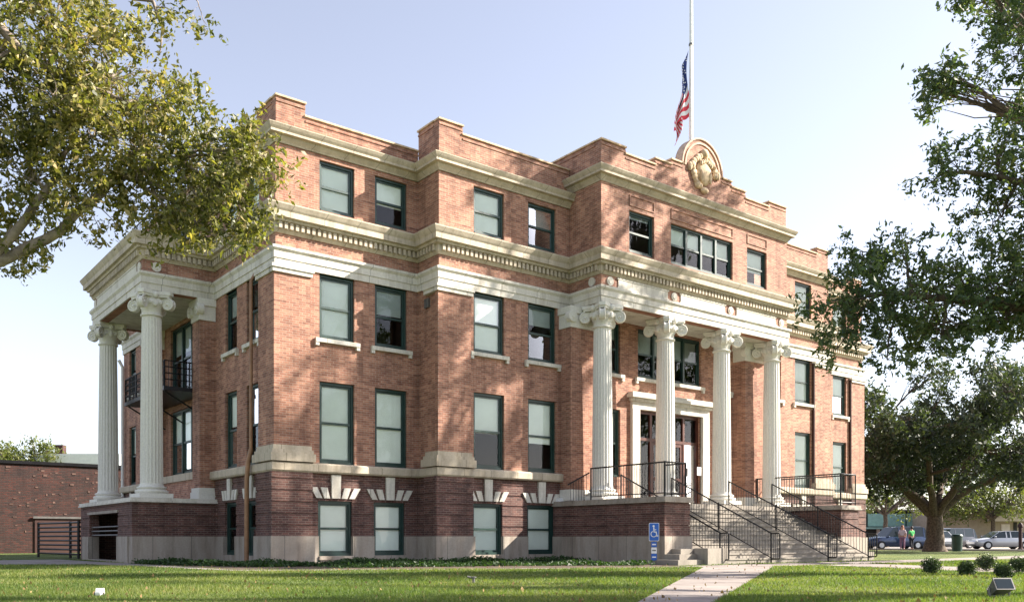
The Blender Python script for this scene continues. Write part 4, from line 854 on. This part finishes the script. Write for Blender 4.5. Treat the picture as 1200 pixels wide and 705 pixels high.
# grass blades on the near lawn
def grass():
    r = np.random.default_rng(8); n = 330000
    lat_t = r.uniform(-.62, .72, n); d = 10.2 + 24 * r.random(n) ** 1.7
    x = CAM.x + d * (FW.x + lat_t * RT.x); y = CAM.y + d * (FW.y + lat_t * RT.y)
    def inside(poly):
        c = np.zeros(n, bool); j = len(poly) - 1
        for i in range(len(poly)):
            xi, yi = poly[i]; xj, yj = poly[j]; q = ((yi > y) != (yj > y)) & (x < (xj - xi) * (y - yi) / (yj - yi + 1e-9) + xi); c ^= q; j = i
        return c
    bad = np.zeros(n, bool)
    for nm in ('entrance_walkway', 'shrub_walkway', 'side_walkway', 'planting_bed'):
        bad |= inside([(v.co.x, v.co.y) for v in bpy.data.objects[nm].data.vertices])
    bad |= inside([(0, 0), (5.2, 0), (5.2, -1.3), (10, -1.3), (10, -6.7), (9.5, -7.7), (23, -7.7), (23, -1), (34, -1), (34, 17), (-3, 17), (-3, 4.8), (0, 4.8)])
    x = x[~bad]; y = y[~bad]; d = d[~bad]; m = len(x)
    h = r.uniform(.025, .06, m) * (1 + .4 * np.sin(x * 1.1) * np.cos(y * .9)); w = .0045 * d / 11; th = r.uniform(0, 2 * np.pi, m); ln = r.normal(size=(m, 2)) * .022
    v = np.empty((m, 3, 3)); v[:, 0] = np.stack([x - w * np.cos(th), y - w * np.sin(th), np.zeros(m)], 1); v[:, 1] = np.stack([x + w * np.cos(th), y + w * np.sin(th), np.zeros(m)], 1); v[:, 2] = np.stack([x + ln[:, 0], y + ln[:, 1], h], 1)
    me = bpy.data.meshes.new('grass'); me.vertices.add(3 * m); me.vertices.foreach_set('co', v.reshape(-1).astype(np.float32)); me.loops.add(3 * m); me.loops.foreach_set('vertex_index', np.arange(3 * m, dtype=np.int32))
    me.polygons.add(m); me.polygons.foreach_set('loop_start', np.arange(0, 3 * m, 3, dtype=np.int32)); me.polygons.foreach_set('loop_total', np.full(m, 3, np.int32))
    at = me.attributes.new('rnd', 'FLOAT', 'FACE'); at.data.foreach_set('value', np.clip(r.beta(2, 2.5, m) + .22 * np.sin(x * .8 + y * .5) * np.sin(y * 1.1 - x * .3), 0, 1).astype(np.float32))
    me.materials.append(MATS['grass_blade']); me.update(calc_edges=True); o = bpy.data.objects.new('grass', me); COL.objects.link(o); o['kind'] = 'stuff'
grass()

r_ = np.random.default_rng(21); k = 1100; d_ = 10.5 + 17 * r_.random(k) ** 1.3; t_ = r_.uniform(-.62, .72, k)
q_ = np.stack([CAM.x + d_ * (FW.x + t_ * RT.x), CAM.y + d_ * (FW.y + t_ * RT.y), r_.uniform(.012, .05, k)], 1); q_ = q_[~((q_[:, 0] > -.3) & (q_[:, 1] > -1.4)) & ~((q_[:, 0] > 9.6) & (q_[:, 1] > -7.8))]
o = leaf_mesh('fallen_leaves', q_, .05, 'dry_leaf', None, 22, .6, 3.0); o['kind'] = 'stuff'
# ------------------------------------------------------------------ flagpole and flag
fx, fy = 22.55, 2.7
fp = empty('flagpole', 'tall white flagpole rising behind the arched gable of the courthouse roof', 'flagpole', (fx, fy, 13.75))
m = MB(); m.tube([(fx, fy, 13.75), (fx, fy, 22), (fx, fy, 31)], [.13, .10, .06], 14); build('pole', m, 'white_paint', fp, smooth=50)
m = MB(); m.tube([(fx - .12, fy - .1, 14.2), (fx - .1, fy - .08, 24.6)], .012, 5); m.ball((fx, fy, 24.65), .12, 10, 7); build('halyard', m, 'grey_metal', fp)
m = MB(); m.ball((fx, fy, 31.1), .16, 12, 8); build('finial', m, 'steel', fp, smooth=60)
rows, cols_ = 26, 46; vs = []; H_, Fl = 3.1, 4.6; zt = 24.4
left = -RT
for j in range(rows + 1):
    v = j / rows
    for i in range(cols_ + 1):
        u = i / cols_
        drop = 3.3 * (u ** .85); out = .12 + 1.15 * (1 - math.exp(-2.6 * u)) * (1 - .45 * u) * (.55 + .45 * v); fold = .17 * math.sin(u * 17 + v * 2.2) * min(1, u * 5)
        c = Vector((fx, fy, zt)) + left * (out + .10 * math.sin(u * 9 + v * 5)) + FW * fold; c.z -= v * H_ * (1 - .25 * u) + drop * (1 - .28 * v) + .06 * math.sin(u * 23); vs.append(tuple(c))
m = MB(); m.v = vs
for j in range(rows):
    for i in range(cols_):
        k = j * (cols_ + 1) + i; m.f.append((k, k + 1, k + cols_ + 2, k + cols_ + 1))
        m.mi.append(2 if (i < 18 and j < 14) else (0 if (j // 2) % 2 == 0 else 1))
b0 = len(m.v)
for a in range(5):
    for b in range(6):
        i = 2 + b * 3 - (a % 2); j = 1 + a * 2.6; i = max(1, i); k = int(j) * (cols_ + 1) + i; c = Vector(vs[k]) - FW * .012
        pts = [c + RT * (.05 * math.sin(t * math.pi / 5) * (1 if t % 2 == 0 else .4)) + Vector((0, 0, .05 * math.cos(t * math.pi / 5) * (1 if t % 2 == 0 else .4))) for t in range(10)]
        b1 = len(m.v); m.v += [tuple(p) for p in pts]; m.f.append(tuple(range(b1, b1 + 10))); m.mi.append(1)
flag = build('flag', m, ['flag_red', 'flag_white', 'flag_blue'], None, smooth=60, loc=(fx - .1, fy, zt), recalc=False)
tag(flag, 'striped red and white flag with blue starred canton hanging limp at half staff', 'flag')

# ------------------------------------------------------------------ signs, lamps on the lawn
sx, sy = 9.72, -6.55
sg = empty('parking_sign', 'blue accessible parking sign on a post in front of the left brick pedestal', 'sign', (sx, sy, 0))
nv = Vector((-.6, -.8, 0)); rv = Vector((.8, -.6, 0))
def sp_(u, v, q): p = Vector((sx, sy, 0)) + rv * u + nv * q; return (p.x, p.y, v)
m = MB(); m.box(-.03, .03, -.05, -.008, -.1, 1.32, lambda u, q, v: sp_(u, v, q)); build('post', m, 'grey_metal', sg)
def rrect(w, h, cz, r=.03):
    out = []
    for (cx_, cy_, a0) in ((w - r, h - r, 0), (-w + r, h - r, 90), (-w + r, -h + r, 180), (w - r, -h + r, 270)):
        for k in range(4): t = R(a0 + 30 * k); out.append((cx_ + r * math.cos(t), cz + cy_ + r * math.sin(t)))
    return out
m = MB(); m.prism(rrect(.16, .285, 1.03), sp_, -.005, .004); pl = build('panel', m, 'white_paint', sg)
m = MB(); m.prism(rrect(.147, .272, 1.03), sp_, .0045, .007); build('blue_field', m, 'sign_blue', pl)
m = MB()
disc_pts = [(-.015 + .032 * math.cos(k * .52), 1.215 + .032 * math.sin(k * .52)) for k in range(12)]; m.prism(disc_pts, sp_, .0075, .010)
def stroke(pts, w=.017):
    for (p, q) in zip(pts, pts[1:]):
        d = Vector((q[0] - p[0], q[1] - p[1])).normalized(); n_ = Vector((-d.y, d.x)) * w; e = d * w * .6
        m.prism([(p[0] - e.x + n_.x, p[1] - e.y + n_.y), (q[0] + e.x + n_.x, q[1] + e.y + n_.y), (q[0] + e.x - n_.x, q[1] + e.y - n_.y), (p[0] - e.x - n_.x, p[1] - e.y - n_.y)], sp_, .0075, .0095 )
stroke([(-.01, 1.17), (0.0, 1.03), (.065, 1.03), (.09, .90), (.12, .91)]); stroke([(-.005, 1.10), (.06, 1.10)], .012)
stroke([(-.01 + .088 * math.cos(t), .965 + .088 * math.sin(t)) for t in [R(110 + 25 * k) for k in range(11)]], .012)
build('wheelchair_symbol', m, 'white_paint', pl)
for (z0, z1, mt, mt2) in ((.56, .72, 'sign_blue', 'white_paint'), (.36, .545, 'white_paint', 'grey_metal'), (.14, .35, 'sign_blue', 'white_paint')):
    m = MB(); m.prism(rrect(.085, (z1 - z0) / 2, (z0 + z1) / 2, .01), sp_, -.004, .004); q = build('plate', m, mt, sg)
    m = MB(); zc = (z0 + z1) / 2; m.box(-.06, .06, .0045, .006, zc - .02, zc + .02, lambda u, q_, v: sp_(u, v, q_)); build('plate_bar', m, mt2, q)
# big floodlight, right foreground
def floodlight(x, y, s, yaw, label, mat='grey_metal', tilt=.5):
    root = empty('floodlight', label, 'floodlight', (x, y, 0), 0, 'ground floodlights on the lawn')
    def T(u, v, w): 
        cs, sn = math.cos(tilt), math.sin(tilt); u2 = u * cs - w * sn; w2 = u * sn + w * cs
        return (x + s * (u2 * math.cos(yaw) - v * math.sin(yaw)), y + s * (u2 * math.sin(yaw) + v * math.cos(yaw)), s * (w2 + .42))
    m = MB(); m.add([T(*p) for p in ((-.5, -.22, -.15), (-.5, .22, -.15), (-.5, .22, .12), (-.5, -.22, .12), (.3, -.36, -.24), (.3, .36, -.24), (.3, .36, .24), (.3, -.36, .24))], [(0, 1, 2, 3), (7, 6, 5, 4), (0, 4, 5, 1), (1, 5, 6, 2), (2, 6, 7, 3), (3, 7, 4, 0)])
    for k in range(5): m.box(-.45 + k * .1, -.42 + k * .1, -.24, .24, .1, .2 + .02 * k, T)
    build('housing', m, mat, root)
    m = MB(); m.box(.301, .36, -.38, .38, -.26, .26, T); r_ = build('bezel', m, mat, root)
    m = MB(); m.box(.361, .37, -.33, .33, -.21, .21, T); build('lens', m, 'car_glass', r_)
    m = MB()
    for v in (-.4, .4): m.tube([T(0, v, 0), (x + s * (-v * math.sin(yaw)), y + s * v * math.cos(yaw), s * .1)], .025 * s + .008, 6)
    m.tube([(x + s * .4 * math.sin(yaw), y - s * .4 * math.cos(yaw), s * .1), (x - s * .4 * math.sin(yaw), y + s * .4 * math.cos(yaw), s * .1)], .02 * s + .006, 6); m.tube([(x, y, -.05), (x, y, s * .12)], .05 * s + .01, 8)
    build('bracket', m, 'grey_metal', root)
fl = W(7.0, 0, 12.0); floodlight(fl[0], fl[1], .34, R(235), 'grey square floodlight tilted up on the grass in the right foreground', 'grey_metal', .55)
fl = W(-5.35, 0, 12.4); floodlight(fl[0], fl[1], .15, R(60), 'small white floodlight in the grass at the left', 'white_paint', .3)
fl = W(-.15, 0, 16.0); m = MB(); m.tube([(fl[0], fl[1], -.02), (fl[0], fl[1], .12)], .025, 8); m.tube([(fl[0], fl[1], .10), (fl[0] - .1, fl[1] + .06, .13)], .02, 6); m.lathe([(.05, 0), (.05, .015), (.03, .02)], (fl[0], fl[1], .11), 12)
o = build('sprinkler', m, 'grey_metal', None, loc=(fl[0], fl[1], 0)); tag(o, 'small metal sprinkler head standing up from the lawn below the second bay', 'sprinkler')

# ------------------------------------------------------------------ left background
YW = 30.8
ax = empty('brick_annex', 'long low annex wall of rough red brick with dark coping, left of the courthouse', 'building', (-12, YW, 0))
m = MB(); m.box(-45, 14, YW, YW + 12, -.2, 5.1)
rr = random.Random(4); m.cur = 0
for k in range(260):      # clinker bricks standing proud of the face
    x = rr.uniform(-14, 5); z = .4 + rr.random() * 4.5; m.cur = 1; w_ = rr.uniform(.06, .2)
    m.box(x, x + w_, YW - rr.uniform(.012, .03), YW + .02, z, z + rr.uniform(.05, .12))
build('wall', m, ['annex_brick', 'clinker_pale', 'clinker_dark'], ax)
m = MB(); m.box(-45.1, 14.1, YW - .1, YW + 12.1, 5.1, 5.28); build('coping', m, 'black_iron', ax)
m = MB(); m.box(-1.2, 1.4, YW - .07, YW + .02, 0, 2.0); d = build('door', m, 'rust_door', ax)
m = MB(); m.box(-1.3, 1.5, YW - .16, YW - .071, 2.0, 2.12); build('door_hood', m, 'grey_metal', d)
bar = empty('pipe_barrier', 'dark railing of stacked horizontal bars beside the side portico', 'railing', W(-13.5, 0, 38))
def barrier(pts, hs, nb):
    m = MB()
    for (p, q) in zip(pts, pts[1:]):
        for k in range(nb): z = .18 + (hs - .18) * k / (nb - 1); m.tube([(*p, z), (*q, z)], .045, 6)
    build('bars', m, 'black_iron', bar)
    for p in pts: m = MB(); m.tube([(*p, 0), (*p, hs + .06)], .055, 8); build('post', m, 'black_iron', bar)
a = [W(-20.0, 0, 40), W(-17.4, 0, 37.5), W(-16.6, 0, 36.5), W(-14.6, 0, 37.5), W(-13.6, 0, 36), W(-13.2, 0, 33.6), W(-12.0, 0, 31.2)]
barrier([(p[0], p[1]) for p in a], 1.5, 8)
wb = empty('white_building', 'distant white flat building above the brick wall at the left', 'building', W(-42, 0, 100))
m = MB(); c = W(-43.5, 0, 100); m.cbox((c[0], c[1], 4.9), (9, 9, 10.2), R(-37)); build('wall', m, 'white_wall', wb)
m = MB(); m.cbox((c[0] - 3.5, c[1] + 1, 10.6), (.9, .9, 1.3), R(-37)); build('chimney', m, 'rust_door', wb)

# ------------------------------------------------------------------ right background
ang = R(53.138 - 90)
def frame_at(lat, d):
    o = Vector(W(lat, 0, d)); return lambda x, y, z: tuple(o + RT * x + FW * y + Vector((0, 0, z)))
T = frame_at(42, 100); sf = empty('storefront', 'teal panelled storefront behind the parked cars', 'shop building', W(42, 0, 100))
m = MB(); m.box(-3, 10.5, 0.3, 8, 0, 4.0, T); build('wall', m, 'dark_room', sf)
for k in range(6):
    m = MB(); m.box(-2.9 + k * 2.2, -2.9 + k * 2.2 + 2.0, -.05, .28, 2.25, 3.7, T); build('fascia_panel', m, ['teal_panel', 'grey_metal', 'teal_panel', 'teal_panel', 'teal_panel', 'rust_door'][k], sf)
m = MB(); m.box(-3.1, 10.6, -.9, .29, 1.95, 2.15, T); build('awning', m, 'teal_panel', sf)
m = MB(); m.box(-3.1, 10.6, -.1, 8, 4.0, 4.15, T); build('roof_edge', m, 'grey_metal', sf)
for k in range(5):
    m = MB(); m.box(-2.8 + k * 2.7, -2.5 + k * 2.7, .1, .3, 0, 1.95, T); build('pier', m, 'pale_panel', sf)
T = frame_at(48, 118); tk = empty('water_tank', 'white tank block rising above the teal storefront roof', 'tank', W(48, 0, 118))
m = MB(); c = W(48, 0, 118); m.lathe([(2.0, 0), (2.0, 5.0), (1.9, 5.4), (.3, 5.6)], (c[0], c[1], 0), 24); build('tank', m, 'white_wall', tk, smooth=40)
m = MB(); m.box(-3.6, 3.6, -.3, .3, 0, 4.3, T); build('base_block', m, 'white_wall', tk)
T = frame_at(50, 94); tb = empty('tan_building', 'low tan building with a pale pinkish canopy panel at the right', 'building', W(50, 0, 94))
m = MB(); m.box(-1.5, 26, 0, 12, 0, 3.9, T); build('wall', m, 'tan_wall', tb)
m = MB(); m.box(-1.6, 26.1, -.1, 12.1, 3.9, 4.05, T); build('roof_edge', m, 'pale_panel', tb)
m = MB(); m.box(3.4, 7.6, -1.0, -.02, 2.7, 3.75, T); build('canopy', m, 'pale_panel', tb)
for x in (4.0, 6.3): m = MB(); m.box(x, x + .35, -.08, -.01, .2, 2.6, T); build('window', m, 'dark_room', tb)
m = MB(); m.box(5.0, 5.9, -.08, -.012, 0, 2.4, T); build('door', m, 'pale_panel', tb)
T = frame_at(46.5, 88); fn = empty('wire_fence', 'low wire fence panel in front of the tan building', 'fence', W(46.5, 0, 88))
m = MB()
for k in range(8): m.tube([T(k * .75, 0, 0), T(k * .75, 0, 1.25)], .03, 5)
build('posts', m, 'grey_metal', fn); m = MB()
for z in (.3, .6, .9, 1.2): m.tube([T(0, 0, z), T(5.25, 0, z)], .02, 5)
build('rails', m, 'grey_metal', fn)
c = W(31.6, 0, 59); m = MB(); m.lathe([(.30, 0), (.34, .95), (.37, .97), (.37, 1.03), (.30, 1.12), (.1, 1.16)], (c[0], c[1], 0), 18)
bn = empty('rubbish_bin', 'dark green litter bin standing just right of the live oak trunk', 'bin', c); build('body', m, 'green_frame', bn, smooth=40)
c = W(42.0, 0, 69.2); m = MB(); m.lathe([(.2, 0), (.2, .1), (.13, .14), (.13, 1.7), (.2, 1.75), (.2, 1.9), (.08, 2.1)], (c[0], c[1], 0), 14)
pb = build('brick_bollard', m, 'rust_door', None, loc=c, smooth=50); tag(pb, 'rust brown post at the right edge of the photo by the silver car', 'post')
# cars
def car(label, loc, rotz, paint, L_=4.8, W_=1.8, H_=1.45, kind='sedan'):
    root = empty('parked_car', label, 'car', loc, rotz, 'cars parked along the street')
    if kind == 'sedan':
        st = [(-.5, .55, .62, .74), (-.485, .30, .80, .84), (-.44, .24, .92, .93), (-.33, .2, .97, .98), (-.1, .2, .96, 1), (.15, .2, .94, 1), (.28, .2, .90, .99), (.40, .22, .80, .95), (.47, .28, .72, .86), (.5, .42, .60, .74)]
        gh = [(-.40, .96), (-.27, 1.0 * H_ - .05), (-.18, H_), (.02, H_), (.10, H_ - .05), (.26, .91)]
    else:
        st = [(-.5, .5, .85, .85), (-.49, .32, 1.0, .93), (-.42, .26, 1.05, .98), (-.2, .24, 1.05, 1), (.1, .24, 1.04, 1), (.28, .24, 1.0, .99), (.40, .26, .95, .97), (.47, .3, .85, .9), (.5, .45, .68, .8)]
        gh = [(-.485, 1.0), (-.45, H_ - .08), (-.38, H_), (.02, H_), (.08, H_ - .05), (.22, 1.0)]
    m = MB(); n = 14
    for (x, zb, zt_, w) in st:
        hw = W_ / 2 * w
        ring = [(-.86, zb), (-.97, zb + .12), (-1, zb + .3 * (zt_ - zb) + .06), (-.99, zb + .7 * (zt_ - zb)), (-.93, zt_ - .04), (-.8, zt_), (-.3, zt_ + .025), (.3, zt_ + .025), (.8, zt_), (.93, zt_ - .04), (.99, zb + .7 * (zt_ - zb)), (1, zb + .3 * (zt_ - zb) + .06), (.97, zb + .12), (.86, zb)]
        m.v += [(x * L_, hw * a, z) for a, z in ring]
    for i in range(len(st) - 1):
        for k in range(n): k2 = (k + 1) % n; m.f.append((i * n + k, i * n + k2, (i + 1) * n + k2, (i + 1) * n + k)); m.mi.append(0)
    m.f += [tuple(range(n))[::-1], tuple(range((len(st) - 1) * n, len(st) * n))]; m.mi += [0, 0]
    body = build('body', m, paint, root, smooth=35, local=True)
    g = MB(); 
    for (x, z) in gh:
        t = (z - .9) / max(.01, H_ - .9); hw = W_ / 2 * (.93 - .17 * max(0, min(1, t))); g.v += [(x * L_, -hw, z), (x * L_, -hw * .93, z + .015), (x * L_, hw * .93, z + .015), (x * L_, hw, z)]
    nb = len(gh); base = len(g.v)
    for (x, z) in gh: g.v += [(x * L_ * (1.0), -W_ / 2 * .93, .9), (x * L_, W_ / 2 * .93, .9)]
    for i in range(nb - 1):
        a = i * 4; b = a + 4
        glass_ = i in (0, nb - 2) or (kind == 'sedan' and i == 1 and False)
        g.f += [(a, b, b + 1, a + 1), (a + 1, b + 1, b + 2, a + 2), (a + 2, b + 2, b + 3, a + 3), (base + 2 * i, base + 2 * i + 2, b, a), (base + 2 * i + 1, base + 2 * i + 3, b + 3, a + 3)]
        g.mi += [0, 1 if (i in (0, 1, nb - 2, nb - 3) and abs(gh[i + 1][1] - gh[i][1]) > .12) else 0, 0, 1, 1]
    cab = build('cabin', g, [paint, 'car_glass'], root, local=True)
    p = MB()   # pillars and roof skin
    for x in ((gh[1][0] + .03), -.07 if kind == 'sedan' else -.2, .0 if kind != 'sedan' else .0):
        for s in (-1, 1): p.prism([(x * L_ - .05, .93), (x * L_ + .05, .93), (x * L_ + .03, H_ - .04), (x * L_ - .03, H_ - .04)], lambda u, v, q, s=s: (u, s * (W_ / 2 * (.93 - .17 * max(0, (v - .9) / (H_ - .9))) + q), v), -.01, .012)
    build('pillars', p, paint, cab, local=True)
    for x in (-.30, .31):
        for s in (-1, 1):
            w = MB(); y = s * (W_ / 2 - .11); wr = .33
            w.prism([(x * L_ + wr * math.cos(t), wr + wr * math.sin(t)) for t in [2 * math.pi * k / 22 for k in range(22)]], lambda u, v, q: (u, y + q, v), -.11, .125)
            wo = build('wheel', w, 'black_rubber', root, local=True)
            w = MB(); w.prism([(x * L_ + .2 * math.cos(t), wr + .2 * math.sin(t)) for t in [2 * math.pi * k / 18 for k in range(18)]], lambda u, v, q: (u, y + s * q, v), .09, .14); build('rim', w, 'steel', wo, local=True)
    for s in (-1, 1):
        w = MB(); w.ball((.475 * L_, s * W_ * .33, .64), (.1, .2, .09), 8, 6); build('headlight', w, 'lamp_clear', root, local=True)
        w = MB(); w.ball((-.487 * L_, s * W_ * .34, .76), (.07, .2, .09), 8, 6); build('tail_light', w, 'lamp_red', root, local=True)
        w = MB(); w.ball((.2 * L_, s * W_ * .53, 1.0), (.09, .1, .07), 8, 6); build('mirror', w, paint, root, local=True)
    return root
a_ = R(53.138 - 90)
car('silver sedan parked side-on at the right, nose pointing left', W(42.1, 0, 72), a_ + math.pi, 'silver_paint', 4.9, 1.8, 1.45)
car('dark car parked behind the silver sedan, only its roof showing', W(41.0, 0, 78), a_ + math.pi + .3, 'charcoal_paint', 4.8, 1.85, 1.75, 'suv')
car('dark blue van parked side-on beside the end of the courthouse', W(33.4, 0, 72), a_ + math.pi + .1, 'navy_paint', 5.0, 1.9, 1.8, 'suv')
car('pale silver car half hidden behind the live oak trunk', W(38.0, 0, 74), a_ + math.pi * 1.5, 'silver_paint', 4.4, 1.75, 1.5)
# people
def person(label, loc, rotz, shirt, trousers, hair, long_hair, s=1.0, group='people walking by the parked cars'):
    root = empty('person', label, 'person', loc, rotz, group)
    J = [((0, 0, .96), .15, -1), ((0, 0, 1.16), .13, 0), ((0, 0, 1.38), .15, 1), ((0, 0, 1.50), .06, 2), ((0, .01, 1.58), .075, 3), ((0, .015, 1.67), .095, 4), ((0, .0, 1.745), .06, 5),
         ((.17, 0, 1.41), .06, 2), ((.22, .02, 1.15), .045, 7), ((.2, .14, .93), .035, 8), ((.2, .18, .86), .03, 9), ((-.17, 0, 1.41), .06, 2), ((-.23, -.02, 1.15), .045, 11), ((-.22, .05, .92), .035, 12), ((-.22, .07, .84), .03, 13),
         ((.09, .0, .88), .1, 0), ((.10, .08, .5), .065, 15), ((.10, .0, .09), .045, 16), ((.10, .14, .04), .035, 17), ((-.09, 0, .88), .1, 0), ((-.10, .0, .5), .065, 19), ((-.10, -.14, .10), .045, 20), ((-.10, -.02, .04), .035, 21)]
    me = bpy.data.meshes.new('body'); me.from_pydata([tuple(Vector(j[0]) * s) for j in J], [(i, j[2]) for i, j in enumerate(J) if j[2] >= 0], [])
    o = bpy.data.objects.new('body', me); COL.objects.link(o); o.parent = root
    md = o.modifiers.new('Skin', 'SKIN'); me.skin_vertices[0]
    for i, j in enumerate(J): me.skin_vertices[0].data[i].radius = (j[1] * s * (1.15 if i in (0, 1, 2) else 1), j[1] * s * (.75 if i in (0, 1, 2) else 1)); me.skin_vertices[0].data[i].use_root = (i == 0)
    sd = o.modifiers.new('Sub', 'SUBSURF'); sd.levels = sd.render_levels = 2; me.materials.append(MATS['skin'])
    # clothing shells
    def shell(nm, mat, idx, grow):
        vs = {k: i for i, k in enumerate(idx)}; m2 = bpy.data.meshes.new(nm); m2.from_pydata([tuple(Vector(J[k][0]) * s) for k in idx], [(vs[k], vs[J[k][2]]) for k in idx if J[k][2] in vs], [])
        c = bpy.data.objects.new(nm, m2); COL.objects.link(c); c.parent = root; c.modifiers.new('Skin', 'SKIN')
        for i, k in enumerate(idx): f = J[k][1] + grow; m2.skin_vertices[0].data[i].radius = (f * s * (1.15 if k in (0, 1, 2) else 1), f * s * (.8 if k in (0, 1, 2) else 1)); m2.skin_vertices[0].data[i].use_root = (i == 0)
        q = c.modifiers.new('Sub', 'SUBSURF'); q.levels = q.render_levels = 2; m2.materials.append(MATS[mat])
    shell('shirt', shirt, [0, 1, 2, 7, 8, 11, 12], .022); shell('trousers', trousers, [0, 15, 16, 17, 19, 20, 21], .018)
    h = MB(); h.ball((0, -.02 * s, 1.69 * s), (.105 * s, .115 * s, .12 * s), 12, 8)
    if long_hair: h.ball((0, -.07 * s, 1.52 * s), (.13 * s, .08 * s, .2 * s), 12, 8)
    build('hair', h, hair, root, smooth=60, local=True)
    fce = MB(); 
    for sx_ in (-1, 1): fce.ball((sx_ * .035 * s, .10 * s, 1.68 * s), .012 * s, 6, 5)
    build('eyes', fce, 'dark_hair', root, local=True); fce = MB(); fce.ball((0, .115 * s, 1.655 * s), (.014 * s, .02 * s, .022 * s), 6, 5); build('nose', fce, 'skin', root, local=True)
person('person with long auburn hair and a pale top walking past the blue van', W(32.7, 0, 69), a_ + 2.6, 'pale_cloth', 'mauve_cloth', 'auburn_hair', True, 1.05)
person('person in a bright green shirt and dark trousers beside the oak trunk', W(34.0, 0, 70.2), a_ + .2, 'green_shirt', 'dark_cloth', 'dark_hair', False, 1.02)
